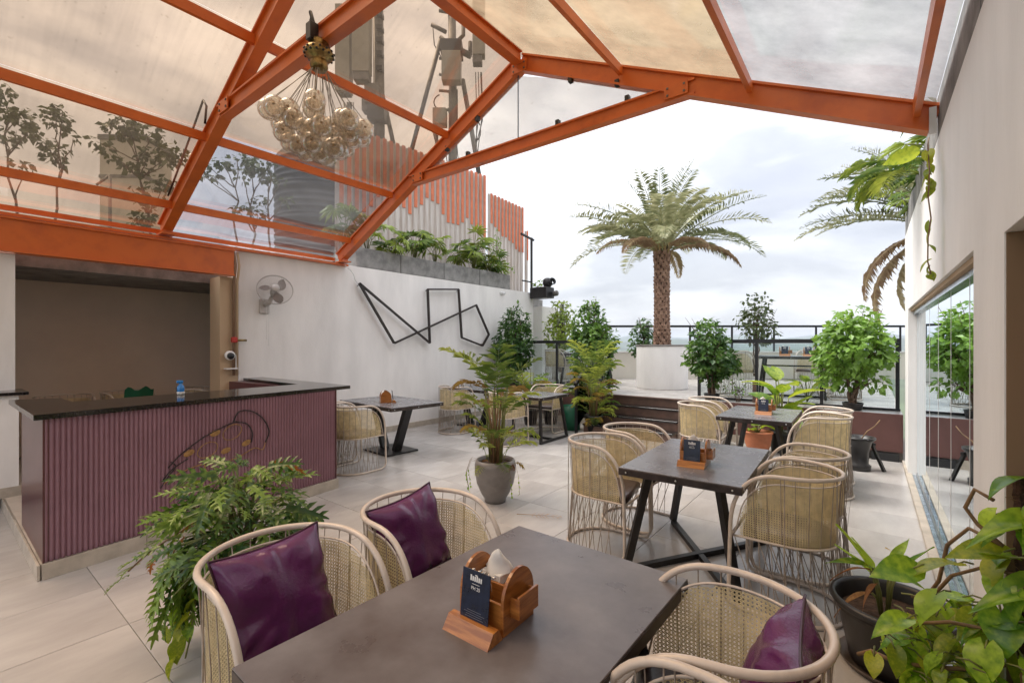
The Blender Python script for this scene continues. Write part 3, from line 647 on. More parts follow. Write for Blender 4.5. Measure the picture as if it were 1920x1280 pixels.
cbar('eave_purlin', (-6.60, -2.2, 2.82), (-6.60, 3.97, 2.82), .06, .07, lip=False)
cbar('eave_strip', (-6.47, -2.2, 2.728), (-6.47, 4.1, 2.728), .19, .05, lip=False)
cbar('eave_beam', (-6.45, -2.2, 2.535), (-6.45, 2.46, 2.535), .14, .33)
xs = [-6.76, -5.13, -4.06, -2.97, -1.80, -.73, .335]; ys = [-2.2, -.56, 1.74, 4.03]
for j in range(3):
    for i in range(6):
        x0, x1 = xs[i]+.0005, xs[i+1]-.0005; y0, y1 = ys[j]+.0005, ys[j+1]-.0005
        m_ = 'tan_sheet'
        if i == 0 and j == 2: m_ = 'clear_sheet'
        if i in (3, 4): m_ = 'tan_sheet2'
        if i == 5: m_ = 'grey_sheet'
        z0, z1 = zc(x0)+.10, zc(x1)+.10; g = G()
        vs = []; nx, ny = 6, 8
        random.seed(i*7+j)
        for a in range(nx+1):
            for b in range(ny+1):
                X_ = x0+(x1-x0)*a/nx-O.x; Y_ = y0+(y1-y0)*b/ny-O.y
                vs.append((X_, Y_, z0+(z1-z0)*a/nx+(U(-.006,.006) if 0 < a < nx and 0 < b < ny else 0)))
        g.add(vs, [(a*(ny+1)+b, (a+1)*(ny+1)+b, (a+1)*(ny+1)+b+1, a*(ny+1)+b+1) for a in range(nx) for b in range(ny)], True)
        g.ob('roof_sheet', M[m_], cn)
# gable infill above the tie
def poly(pts, t): 
    n_ = len(pts); vs = [(x,0,z) for x,z in pts]+[(x,t,z) for x,z in pts]
    return G().add(vs, [tuple(range(n_)), tuple(range(n_,2*n_))[::-1]]+[(i,n_+i,n_+(i+1)%n_,(i+1)%n_) for i in range(n_)])
poly([(-4.62+2.97,3.725),(-3.03+2.97,3.725),(-3.03+2.97,4.42)], .006).ob('gable_sheet', M['gable_sheet'], cn)
poly([(-3.015+2.97,3.725),(-1.33+2.97,3.725),(-3.015+2.97,4.42)], .006).ob('gable_sheet', M['gable_sheet'], cn)
G().box(-.054,-.046,-.01,.0,3.72,4.44).ob('gable_mullion', M['dark'], cn)
for x, z in ((-3.75,3.74),(-2.5,3.74),(-1.75,3.74),(-3.6,4.12),(-2.35,4.13),(-4.1,3.90),(-1.85,3.92)):
    G().box(x+2.97-.02, x+2.97+.02, -.045, .0, z-.03, z+.035, .004).ob('glass_clamp', M['dark'], cn)
for x0, x1 in ((-3.0,-3.02),): pass
G().tube([(-6.36,4.0,2.71),(-6.40,4.12,2.66),(-6.43,4.2,2.60),(-6.47,4.25,2.52),(-6.47,4.30,2.47)], .006, 5).xf(Matrix.Translation(-O)).ob('cable', M['whiteplastic'], cn)
G().tube([(-5.05,1.68,3.62),(-4.95,1.66,3.75),(-5.0,1.65,3.82),(-5.3,1.65,3.6),(-5.75,1.66,3.32),(-6.05,1.66,3.12)], .010, 6).xf(Matrix.Translation(-O)).ob('cable', M['blacksteel'], cn)
G().box(.30+2.97,.335+2.97,-.07,-.055,2.83,3.0).ob('end_cap', M['whiteplastic'], cn)

# ------------------------------------------------------------------ CHANDELIER
cx, cy = -3.02, 1.70
ch = thing('chandelier', 'cluster of crackled glass globes on cords hung from a brass fitting', 'chandelier', (cx, cy, 3.60))
G().tube([(-.05,0,.12),(-.07,-.02,.17),(-.04,-.04,.2),(-.0,-.03,.08),(0,-.01,0)], .013, 7).ob('hook', M['blacksteel'], ch)
G().box(-.03,.03,-.08,-.02,-.02,.1,.005).ob('socket_box', M['dark'], ch)
G().lathe([(.001,0),(.075,0),(.08,-.02),(.07,-.04),(.11,-.065),(.125,-.10),(.10,-.125),(.065,-.14),(.07,-.15),(.075,-.19),(.06,-.215),(.001,-.215)], 28).ob('brass_fitting', M['brass'], ch).scale = (.8, .8, .92)
for ring, (rr_, zz, nn_) in enumerate(((.097,-.080,14),(.094,-.100,14))):
    g = G()
    for k in range(nn_): a = 2*pi*(k+.5*ring)/nn_; g.sphere((rr_*cos(a), rr_*sin(a), zz), .0095, 6, 4)
    g.ob('pierced_band', M['dark'], ch)
sg = G(); rb_ = .073
prof = [(.030,.066),(.045,.058),(.062,.038),(.072,.010),(.071,-.015),(.060,-.042),(.038,-.062),(.001,-.073)]
sg.lathe([(q_[0]*.95, q_[1]*.95) for q_ in prof], 20); 
glob = sg.mesh('glass_globe', M['bulb'])
mg = G().sphere((0,0,.02), .009, 8, 6).mesh('filament', M['brass'])
random.seed(5)
pos = []
for (n_, rad, z_, jz) in ((9,.31,-.58,.05),(8,.22,-.66,.03),(7,.23,-.56,.03),(6,.13,-.74,.02),(4,.09,-.61,.04),(1,0,-.77,0)):
    for k in range(n_):
        a = 2*pi*k/n_+rad*9+U(-.12,.12); pos.append((rad*cos(a), rad*sin(a), z_+U(-jz,jz)))
for p in pos:
    r_ = Vector((p[0]*.9, p[1]*.9, 0)).length
    o = link('glass_globe', glob, ch, p, (-p[1]*1.5, p[0]*1.5, 0)); link('filament', mg, o)
    a = math.atan2(p[1], p[0]); t = Vector((.055*cos(a), .055*sin(a), -.21)); G().tube([t, Vector(p)+Vector((0,0,.06))], .0022, 4, cap=False).ob('cord', M['wirecord'], ch)

# ------------------------------------------------------------------ CANE CHAIR
Rr, XF, ZR = .25, .27, .78
def plan(s, rad, xf):
    """arc length s from the near front corner round the back to the far front corner"""
    if s < xf: return (xf-s, -rad)
    s -= xf
    if s < pi*rad: a = s/rad; return (-rad*sin(a), -rad*cos(a))
    return (s-pi*rad, rad)
def armz(x):
    if x <= .0: return ZR
    t = min(1, x/XF); return .43+(ZR-.43)*(1-t**2.6)**(1/2.3)
def make_chair():
    r0 = link('cane_chair', None)
    # one continuous loop: rim, arms, front posts, base ring
    pts = []
    n = 14
    for i in range(n): t = (pi/2)*(1-i/n); pts.append((XF*sin(t)**.77, -Rr, .43+(ZR-.43)*max(0, cos(t))**.87))
    for i in range(25): a = pi*i/24; pts.append((-Rr*sin(a), -Rr*cos(a), ZR))
    for i in range(n): t = (pi/2)*((i+1)/n); pts.append((XF*sin(t)**.77, Rr, .43+(ZR-.43)*max(0, cos(t))**.87))
    lo = [(XF+.005, Rr, .25),(XF+.008, Rr+.003,.07),(XF-.012,Rr+.004,.028),(XF-.06,Rr+.005,.012)]
    base = [(-(Rr+.01)*sin(pi*i/24), (Rr+.01)*cos(pi*i/24), .012) for i in range(25)]
    full = pts+lo+base+[(x,-y,z) for x,y,z in lo[::-1]]
    G().tube(full, .0112, 10, True).ob('tube_frame', M['cream'], r0)
    g = G()
    g.tube([(XF, -Rr, .40),(XF, Rr, .40)], .009, 8)
    sr = [plan(s*(pi*(Rr-.02)+2*(XF-.01))/40, Rr-.02, XF-.01) for s in range(41)]
    g.tube([(x,y,.405) for x,y in sr], .007, 6)
    g.ob('seat_ring', M['cream'], r0)
    # inner rail under the rim
    Lr = pi*(Rr-.014)+2*(XF-.035); ir = []
    ir.append((XF-.02, -(Rr-.014), .42))
    for k in range(61):
        x, y = plan(Lr*k/60, Rr-.014, XF-.035); ir.append((x, y, armz(x+.03)-.042))
    ir.append((XF-.02, Rr-.014, .42))
    G().tube(ir, .0042, 6).ob('inner_rail', M['cream'], r0)
    g = G()
    for k in range(17):
        x, y = plan((pi*Rr+2*XF-.16)*(k+.5)/17, Rr, XF-.08); q = (Rr-.022)/Rr
        top = armz(x)-.008
        g.tube([(x, y, top),(x*.985, y*.985, top-.05),(x*q, y*q, .405)], .0021, 4, cap=False)
    for k in (2, 6, 10, 14):
        x, y = plan((pi*Rr+2*XF-.16)*(k+.5)/17, Rr+.006, XF-.08); g.tube([(x, y, armz(x)), (x*1.01, y*1.01, .014)], .003, 5, cap=False)
    g.ob('back_wire', M['wire'], r0)['kind'] = 'stuff'
    g = G(); nb = 20; Lt = pi*Rr+2*XF-.10
    for k in range(nb):
        for d in (-.9, .9):
            kk = k+.5+d*1.0
            if kk < 0 or kk > nb: continue
            a = plan(Lt*(k+.5)/nb, Rr-.02, XF-.05); b = plan(Lt*kk/nb, Rr+.006, XF-.05); g.tube([(*a,.402),(*b,.014)], .0027, 5, cap=False)
    g.ob('base_wire', M['wire'], r0)['kind'] = 'stuff'
    # woven cane: pairs of verticals, pairs of horizontals, two diagonals
    g = G(); P = .0128; rad = Rr-.019; Lc = pi*rad+2*(XF-.03); z0 = .41; Hc = ZR-.05-z0
    def surf(s, z, off=0):
        q = 1-.03*(1-(z-z0)/Hc); x, y = plan(max(0, min(Lc, s)), rad, XF-.03); k = 1+off/rad
        return Vector((x*q*k if x < 0 else x*q, y*q*k, z))
    def ok(s, z):
        if s < 0 or s > Lc or z < z0: return False
        x, y = plan(s, rad, XF-.03); return z < armz(x+.03)-.046
    def strip(fn, T, w, off):
        last = None; n_ = len(T); run = []
        for t in T:
            s, z = fn(t)
            if ok(s, z): run.append((s, z))
            elif run: emit(run, w, off); run = []
        if run: emit(run, w, off)
    def emit(run, w, off):
        if len(run) < 2: return
        vs = []
        for i, (s, z) in enumerate(run):
            a = run[max(0, i-1)]; b = run[min(len(run)-1, i+1)]; ds, dz = b[0]-a[0], b[1]-a[1]; l_ = math.hypot(ds, dz) or 1
            ns, nz_ = -dz/l_*w/2, ds/l_*w/2
            vs.append(surf(s+ns, z+nz_, off)); vs.append(surf(s-ns, z-nz_, off))
        g.add(vs, [(2*i, 2*i+1, 2*i+3, 2*i+2) for i in range(len(run)-1)])
    ns = int(Lc/P); nh = int(Hc/P)
    for i in range(ns+1):
        for dd in (-.0019, .0019): strip(lambda t, s=i*P+dd: (s, t), [z0+Hc*k/14 for k in range(15)], .0019, .0006)
    for j in range(nh+1):
        for dd in (-.0019, .0019): strip(lambda t, z=z0+j*P+dd: (t, z), [Lc*k/70 for k in range(71)], .0019, -.0006)
    for i in range(-nh-1, ns+nh+2):
        c0 = (i+.5)*P
        strip(lambda t: (c0+t, z0+t), [Hc*k/26 for k in range(27)], .0023, .0014)
        strip(lambda t: (c0+Hc-t, z0+t+(Hc % P)), [Hc*k/26 for k in range(27)], .0023, -.0014)
    g.ob('cane_weave', M['cane'], r0)['kind'] = 'stuff'
    # padded seat
    g = G(); ring = []
    m = 36; prof = [(.90,.395),(1.0,.402),(1.01,.425),(.99,.442),(.93,.452),(.6,.456),(.0,.457)]
    Ls = pi*(Rr-.035)+2*(XF-.03); outl = [plan(Ls*k/(m-1), Rr-.035, XF-.0) for k in range(m)]
    vs = []
    for q, z in prof:
        for x, y in outl: vs.append((.02+(x-.02)*q, y*q, z))
    fs = []
    for i in range(len(prof)-1):
        for k in range(m): fs.append((i*m+k, i*m+(k+1)%m, (i+1)*m+(k+1)%m, (i+1)*m+k))
    g.add(vs, fs, True); g.ob('seat_pad', M['seat'], r0)
    return r0
proto = make_chair(); used = [False]
def chair(x, y, deg, label, group, z=0):
    if not used[0]:
        used[0] = True; proto.location = (x, y, z); proto.rotation_euler = (0, 0, R(deg)); proto['label'] = label; proto['category'] = 'chair'; proto['group'] = group; return proto
    return dup(proto, (x, y, z), R(deg), label, group)
GA = 'cane chairs on the lower floor'
chair(-1.59, .77, 2, 'cane tub chair with big plum cushion beside the potted philodendron, at the nearest table', GA)
chair(-1.56, 1.36, -2, 'cane tub chair with plum cushion on the palm pot side of the nearest table', GA)
chair(-.315, 1.335, 190, 'cane tub chair with plum cushion right of the nearest table, beside the large black pot', GA)
chair(-.285, .795, 180, 'cane tub chair, only its rim showing at the bottom edge right of the nearest table', GA)
chair(-1.59, 3.16, 2, 'cane tub chair at the left front of the middle table, nearest the palm pot', GA)
chair(-1.60, 3.76, -3, 'cane tub chair at the left back of the middle table, in front of the steps', GA)
chair(-.36, 3.10, 180, 'cane tub chair seen from behind at the right front of the middle table', GA)
chair(-.35, 3.66, 181, 'cane tub chair at the right back of the middle table, partly behind the nearer one', GA)
chair(-1.62, 5.80, 3, 'cane tub chair at the left front of the third table, before the steps', GA)
chair(-1.66, 6.36, -2, 'cane tub chair at the left back of the third table, next to the leafy shrub', GA)
chair(-.38, 5.60, 180, 'cane tub chair seen from behind at the right front of the third table', GA)
chair(-.39, 6.15, 182, 'cane tub chair at the right back of the third table near the black urn pot', GA)
chair(-4.86, 3.17, 90, 'cane tub chair pushed to the slab legged table, just right of the bar counter', GA)
chair(-5.50, 3.19, 90, 'cane tub chair half hidden behind the right end of the bar counter', GA)
chair(-5.62, 5.60, 90, 'cane tub chair by the white wall under the bent bar sculpture', GA)
chair(-4.36, 5.42, 92, 'cane tub chair seen from behind past the areca palm, at the trestle table', GA)
chair(-4.40, 6.72, 268, 'cane tub chair on the far side of the trestle table, facing the viewer', GA)
GB = 'cane chairs behind the bar'
chair(-7.60, 1.05, 0, 'cane tub chair behind the bar counter, leftmost of those by the taupe wall', GB, .1)
chair(-7.70, 1.65, 20, 'cane tub chair with a green cloth behind the bar counter', GB, .1)
chair(-7.55, 2.42, 60, 'cane tub chair behind the bar counter, right of the blue bottle', GB, .1)
GC = 'cane chairs on the raised terrace'
chair(-1.90, 8.75, 60, 'cane tub chair on the terrace just left of the terrace table', GC, .6)
chair(-.35, 9.3, 200, 'cane tub chair on the terrace behind the big round ficus by the white wall', GC, .6)
chair(-.75, 9.9, 250, 'cane tub chair on the far side of the terrace table', GC, .6)
chair(-5.55, 8.75, 20, 'cane tub chair on the terrace behind the ficus by the left wall', GC, .6)
g = G(); random.seed(2)
vs = [(-.02+U(-.01,.01), -.2+.04*i, .03*sin(i*1.3)+(.02 if j else -.16)) for j in range(2) for i in range(10)]
g.add(vs, [(i, i+1, 11+i, 10+i) for i in range(9)], True)
tag(g.ob('cloth', M['green_bag'], None, (-7.50, 1.78, .9), (0, R(12), R(20))), 'dark green cloth hung over the back of a chair behind the bar', 'cloth')

# ------------------------------------------------------------------ CUSHIONS
def cushion_mesh(seed, w=.38, t=.155):
    random.seed(seed); n = 30; g = G(); ph = [U(0, 6.28) for _ in range(6)]
    for side in (1, -1):
        vs = []
        for i in range(n+1):
            for j in range(n+1):
                u = -1+2*i/n; v = -1+2*j/n
                px_ = u*(1-.10*(1-v*v)**1.0*abs(u)**3)*w/2; py_ = v*(1-.10*(1-u*u)*abs(v)**3)*w/2
                h = max(0, (1-u**4))**.62*max(0, (1-v**4))**.62
                rr_ = max(abs(u), abs(v)); a = math.atan2(v, u)
                wr = .020*sin(11*a+ph[0]+2*sin(3*a+ph[1]))*(rr_**3)*(1-rr_**8)+.009*sin(6*u+3*v+ph[2])*h*sin(3*v-2*u+ph[4])
                wr += .012*max(0, 1-abs(abs(u)-abs(v))*3)*sin(14*rr_+ph[3])*(rr_ > .45)*(1-rr_)
                z = side*(h*t/2+wr*min(1, h*1.6)); vs.append((px_, py_, z))
        fs = [(i*(n+1)+j, (i+1)*(n+1)+j, (i+1)*(n+1)+j+1, i*(n+1)+j+1) for i in range(n) for j in range(n)]
        if side < 0: fs = [f[::-1] for f in fs]
        g.add(vs, fs, True)
    return g.mesh('cushion_cover', M['cushion'])
def seam_mesh(w=.38):
    pts = []
    for k in range(80):
        q = k/20; s = int(q); f = q-s; a = -1+2*f
        u, v = [(a, -1), (1, a), (-a, 1), (-1, -a)][s]
        pts.append((u*(1-.10*(1-v*v)*abs(u)**3)*w/2*1.006, v*(1-.10*(1-u*u)*abs(v)**3)*w/2*1.006, 0))
    return G().tube(pts, .0042, 6, True).mesh('piping', M['seam'])
sm_ = seam_mesh()
def cushion(loc, nrm_deg, tilt, roll, label, seed, sc_=1):
    t = tag(link('cushion', None, None, loc), label, 'cushion', 'plum leather cushions')
    # local z = cushion normal
    t.rotation_euler = (Matrix.Rotation(R(nrm_deg), 4, 'Z') @ Matrix.Rotation(R(90-tilt), 4, 'Y') @ Matrix.Rotation(R(roll), 4, 'Z')).to_euler()
    t.scale = (sc_,)*3
    link('cushion_cover', cushion_mesh(seed), t); link('piping', sm_, t); return t
cushion((-1.60, .755, .635), 4, 20, 91, 'plum leather cushion in the chair beside the philodendron pot', 4, 1.0)
cushion((-1.615, 1.345, .64), 2, 18, 95, 'plum leather cushion in the chair on the grey palm pot side of the near table', 9, .98)
cushion((-.185, 1.35, .64), 186, 20, 84, 'plum leather cushion slumped in the chair beside the large black pot', 14, .85)

# ------------------------------------------------------------------ TABLES
def rivets(g, W, D, h, t):
    for x in (-W/2+.05, 0, W/2-.05):
        for s_ in (-1, 1): g.lathe([(.006,0),(.005,.002),(.001,.003)], 8, (x, s_*(D/2+.0005), h-t/2)) if False else g.sphere((x, s_*D/2, h-t/2), .006, 8, 5)
    for y in (-D/2+.05, 0, D/2-.05):
        for s_ in (-1, 1): g.sphere((s_*W/2, y, h-t/2), .006, 8, 5)
def top_parts(t, W, D, h, m='tabletop', th=.048):
    G().box(-W/2+.001, W/2-.001, -D/2+.001, D/2-.001, h-.006, h, .0015).ob('tabletop', M[m], t)
    g = G(); e_ = .0
    g.box(-W/2, W/2, -D/2, D/2, h-th, h-.0065, .0015); g.ob('table_edge', M['tableedge'], t)
    g = G(); rivets(g, W, D, h-.003, th); g.ob('rivet', M['steel'], t)['kind'] = 'stuff'
def table_x(x, y, deg, W, D, label, m='tabletop'):
    t = thing('dining_table', label, 'table', (x, y, 0), R(deg), 'slate topped tables'); h = .70
    top_parts(t, W, D, h, m)
    fx, fy = W/2-.03, D/2-.06; tx_, ty_ = W/2-.15, D/2-.15
    for a in (-1, 1):
        for b in (-1, 1): G().bar((a*tx_, b*ty_, h-.05), (a*fx, b*fy, .03), .04, .045).ob('leg', M['blacksteel'], t)
    G().bar((-fx, -fy, .02), (fx, fy, .02), .04, .036).ob('floor_bar', M['blacksteel'], t)
    G().bar((-fx, fy, .0185), (fx, -fy, .0185), .04, .0325).ob('floor_bar', M['blacksteel'], t)
    G().box(-tx_-.02, tx_+.02, -ty_-.02, -ty_+.02, h-.075, h-.0485).ob('top_rail', M['blacksteel'], t); G().box(-tx_-.02, tx_+.02, ty_-.02, ty_+.02, h-.075, h-.0485).ob('top_rail', M['blacksteel'], t)
    return t
table_x(-.868, 1.04, -1.2, .735, 1.15, 'large slate topped table in the foreground with dark metal edge', 'tabletop2')
table_x(-.945, 3.37, 2.0, .73, 1.14, 'slate topped table with cross legs in the middle of the floor')
table_x(-1.00, 6.02, .8, .73, 1.10, 'slate topped table with slanted legs, third back, before the terrace riser')
t = thing('dining_table', 'slate table on two slanted slab legs by the white wall, right of the bar', 'table', (-5.33, 4.07, 0), R(-4), 'slate topped tables')
top_parts(t, 1.30, .84, .70, th=.05)
G().box(-.30, .30, -.25, .25, 0, .025, .004).ob('base_plate', M['blacksteel'], t)
for s_ in (-1, 1): G().bar((s_*.14, 0, .02), (s_*.42, 0, .655), .11, .07, up=(1,0,0)).ob('slab_leg', M['blacksteel'], t)
t = thing('dining_table', 'slate table by the white wall behind the areca palm, mostly hidden', 'table', (-5.75, 6.32, 0), R(0), 'slate topped tables')
top_parts(t, 1.0, .75, .70); G().box(-.28, .28, -.23, .23, 0, .025, .004).ob('base_plate', M['blacksteel'], t)
for s_ in (-1, 1): G().bar((s_*.14, 0, .02), (s_*.40, 0, .655), .11, .07, up=(1,0,0)).ob('slab_leg', M['blacksteel'], t)
def table_a(x, y, z, deg, W, D, label, grp='slate topped tables'):
    t = thing('dining_table', label, 'table', (x, y, z), R(deg), grp); h = .70; top_parts(t, W, D, h)
    for a in (-1, 1):
        for b in (-1, 1): G().bar((a*(W/2-.10), b*(D/2-.10), h-.05), (a*(W/2-.03), b*(D/2-.02), .02), .035, .04).ob('leg', M['blacksteel'], t)
        G().bar((a*(W/2-.03), -(D/2-.0), .0195), (a*(W/2-.03), D/2-.0, .0195), .035, .035).ob('floor_bar', M['blacksteel'], t)
    G().bar((-(W/2-.05), 0, .0185), (W/2-.05, 0, .0185), .035, .03).ob('floor_bar', M['blacksteel'], t)
    G().bar((-(W/2-.09), -(D/2-.09), h-.16), ((W/2-.09), -(D/2-.09), h-.16), .02, .025).ob('stretcher', M['blacksteel'], t)
    return t
table_a(-4.42, 6.06, 0, 0, 1.15, .78, 'slate trestle table behind the areca palm near the steps')
table_a(-1.05, 9.15, .6, 5, 1.0, .75, 'dark table on the terrace carrying two wooden caddies', 'terrace tables')
table_a(-5.05, 9.25, .6, 5, 1.0, .75, 'dark table on the terrace behind the left ficus bushes', 'terrace tables')

# ------------------------------------------------------------------ CADDIES
def text_mesh(body, size, m):
    c = bpy.data.curves.new('t', 'FONT'); c.body = body; c.size = size; c.align_x = 'CENTER'; c.extrude = .0002
    o = bpy.data.objects.new('t', c); me = bpy.data.meshes.new_from_object(o); bpy.data.objects.remove(o); bpy.data.curves.remove(c)
    me.materials.clear(); me.materials.append(m); return me
txt1 = text_mesh('PH 25', .0135, M['print'])
def make_caddy():
    r0 = link('wooden_caddy', None)
    def arch(x, t_):
        pts = [(-.075,0),(.075,0),(.075,.075)]+[(.075*cos(pi*k/16), .085+.085*sin(pi*k/16)) for k in range(17)]+[(-.075,.075)]
        n_ = len(pts); vs = [(x-t_/2, a, b) for a, b in pts]+[(x+t_/2, a, b) for a, b in pts]
        return G().add(vs, [tuple(range(n_))[::-1], tuple(range(n_,2*n_))]+[(i,(i+1)%n_,n_+(i+1)%n_,n_+i) for i in range(n_)])
    arch(-.078, .010).ob('end_board', M['wood'], r0); arch(.078, .010).ob('end_board', M['wood'], r0)
    G().box(-.073,.073,-.075,-.066,.004,.088,.0012).ob('side_board', M['woodx'], r0); G().box(-.073,.073,.066,.075,.004,.088,.0012).ob('side_board', M['woodx'], r0)
    G().box(-.073,.073,-.004,.004,.005,.100,.0012).ob('divider', M['woodx'], r0); G().box(.012,.019,.0045,.0655,.005,.095,.001).ob('divider', M['wood'], r0)
    G().box(-.073,.073,-.0655,.0655,.0015,.0065).ob('bottom_board', M['woodx'], r0)
    G().box(.109,.117,-.045,.050,.045,.110,.0012).ob('pocket_board', M['wood'], r0); G().box(.0835,.1085,-.045,-.038,.045,.10,.001).ob('pocket_side', M['wood'], r0); G().box(.0835,.1085,.043,.050,.045,.10,.001).ob('pocket_side', M['wood'], r0)
    # napkins
    g = G(); g.box(-.070,.008,.0045,.064,.008,.118,.002); g.ob('napkin_stack', M['paper'], r0)
    vs = []; random.seed(4)
    for i_ in range(9):
        t1 = i_/8
        for k_ in range(16):
            a_ = 2*pi*k_/16; rr_ = (1-t1)**.8*(.040+.009*sin(3*a_+4*t1)+U(-.002,.002))+.0015; vs.append((-.026+rr_*cos(a_)*1.15+.010*t1*t1, .034+rr_*sin(a_)*.75+.006*sin(5*t1), .116+.072*t1**.9+.006*sin(2*a_+1)*(1-t1)))
    G().add(vs, [(i_*16+k_, i_*16+(k_+1)%16, (i_+1)*16+(k_+1)%16, (i_+1)*16+k_) for i_ in range(8) for k_ in range(16)], True).ob('napkin', M['paper'], r0)
    g = G(); random.seed(8)
    for k in range(9):
        x = U(-.055,.03); g.tube([(x,-.035+U(-.02,.02),.02),(x+U(-.012,.012),-.03+U(-.025,.02),.12+U(-.01,.02))], .0022, 5)
        g.sphere((x+U(-.01,.01),-.03+U(-.02,.02),.127+U(-.01,.012)), .0065, 7, 5, .5)
    g.ob('cutlery', M['chrome'], r0)['kind'] = 'stuff'
    # card in a wedge foot
    w_ = G(); pr = [(-.150,0),(-.078,0),(-.090,.030),(-.115,.032),(-.128,.030)]
    pr = [(-.148,0),(-.080,0),(-.098,.036),(-.122,.036)]
    w_.add([(-.085,a,b) for a,b in pr]+[(.085,a,b) for a,b in pr], [(0,1,2,3),(7,6,5,4),(0,4,5,1),(1,5,6,2),(2,6,7,3),(3,7,4,0)]); w_.ob('wedge_foot', M['woodx'], r0)
    cdm = link('menu_card', G().box(-.052,.052,-.0012,.0012,0,.150,.0005).mesh('menu_card', M['card']), r0, (0,-.108,.022), (R(-6),0,0))
    link('card_number', txt1, cdm, (0,-.0016,.096), (R(90),0,0))
    g = G()
    for k in range(6): x = -.019+.0076*k; g.box(x-.0026, x+.0026, -.0017, -.0013, .120, .133+(.003 if k in (0,3) else 0))
    g.box(-.014,.014,-.0017,-.0013,.1115,.1125); g.box(-.004,.004,-.0017,-.0013,.1355,.1385); g.ob('card_logo', M['print'], cdm)
    g = G()
    for k, w2 in enumerate((.034,.03,.038,.026)): g.box(-w2,w2,-.0017,-.0013,.020+.006*k,.0209+.006*k)
    g.ob('card_print', mat('faint_print', (.16,.17,.2), .5), cdm)
    return r0
cad0 = make_caddy(); cu = [False]
def caddy(x, y, z, deg, label, s_=1):
    o = cad0 if not cu[0] else dup(cad0, (0,0,0), 0, label); cu[0] = True
    o.location = (x, y, z); o.rotation_euler = (0,0,R(deg)); o.scale = (s_,)*3; tag(o, label, 'caddy', 'wooden table caddies'); return o
caddy(-.868, 1.045, .7003, 1, 'wooden arch ended caddy with napkins and navy card on the nearest table', .97)
caddy(-.925, 3.20, .7003, 4, 'wooden caddy with navy card on the middle table')
caddy(-.96, 6.0, .7003, 3, 'wooden caddy with navy card on the third table before the terrace')
caddy(-5.25, 3.92, .7003, 150, 'wooden caddy on the slab legged table beside the bar counter', .95)
caddy(-1.15, 9.1, 1.3003, 10, 'wooden caddy at the left of the terrace table', .95)
caddy(-.80, 9.15, 1.3003, 0, 'wooden caddy at the right of the terrace table, by the round ficus', .9)
caddy(-5.0, 9.2, 1.3003, 30, 'wooden caddy on the left terrace table between the bushes', .95)

# ------------------------------------------------------------------ RAILINGS
fr = thing('far_railing', 'far black tubular railing on the cream terrace parapet', 'railing', (-6.4, 10.2, 0))
a = Vector((-6.6, 10.1, 0))-Vector((-6.4,10.2,0)); b = Vector((1.2, 16.1, 0))-Vector((-6.4,10.2,0))
G().bar(a+Vector((0,0,1.965)), b+Vector((0,0,1.965)), .055, .055).ob('top_rail', M['rail'], fr)
for k in range(9):
    p = a.lerp(b, (k+.35)/9); G().bar(p+Vector((0,0,1.28)), p+Vector((0,0,1.94)), .045).ob('post', M['rail'], fr)
pw = thing('terrace_parapet', 'low cream parapet wall at the back of the terrace under the far railing', 'wall', (-6.4, 10.2, 0))
G().bar(a+Vector((0,0,.94)), b+Vector((0,0,.94)), .22, .68).ob('parapet_panel', M['parapet'], pw)
G().bar(a+Vector((0,0,1.295)), b+Vector((0,0,1.295)), .26, .03).ob('coping', M['whitepot'], pw)
def near_rail(label, x0, x1, posts):
    t = thing('terrace_railing', label, 'railing', (x0, 8.08, .6), 0, 'black railings at the terrace edge')
    G().box(0, x1-x0, -.03, .03, .915, .975).ob('top_rail', M['rail'], t); G().box(0, x1-x0, -.018, .018, .0, .03).ob('bottom_rail', M['rail'], t)
    for p in posts: G().box(p-x0-.022, p-x0+.022, -.022, .022, .0, .914).ob('post', M['rail'], t)
    for i in range(len(posts)-1): G().box(posts[i]-x0+.03, posts[i+1]-x0-.03, -.005, .005, .04, .905).ob('glass_panel', M['railglass'], t)
near_rail('black terrace edge railing with glass, right of the steps up to the white wall', -2.30, .33, [-2.27, -1.4, -.55, .30])
near_rail('black terrace edge railing with glass, left of the steps by the left wall', -6.4, -3.9, [-6.35, -5.1, -3.93])
sh = thing('stair_handrail', 'sloping dark handrail on the left side of the steps', 'handrail', (-3.90, 7.7, 0))
G().bar((0,.06,1.50),(0,-.95,.82),.05,.06).ob('rail', M['rail'], sh); G().bar((0,-.92,0),(0,-.92,.83),.04).ob('post', M['rail'], sh); G().bar((0,.04,.6),(0,.04,1.47),.04).ob('post', M['rail'], sh)
G().add([(0,.02,.66),(0,-.9,.1),(0,-.9,.76),(0,.02,1.42),(.008,.02,.66),(.008,-.9,.1),(.008,-.9,.76),(.008,.02,1.42)], [(0,1,2,3),(7,6,5,4),(0,4,5,1),(2,6,7,3),(1,5,6,2),(3,7,4,0)]).ob('glass_panel', M['railglass'], sh)
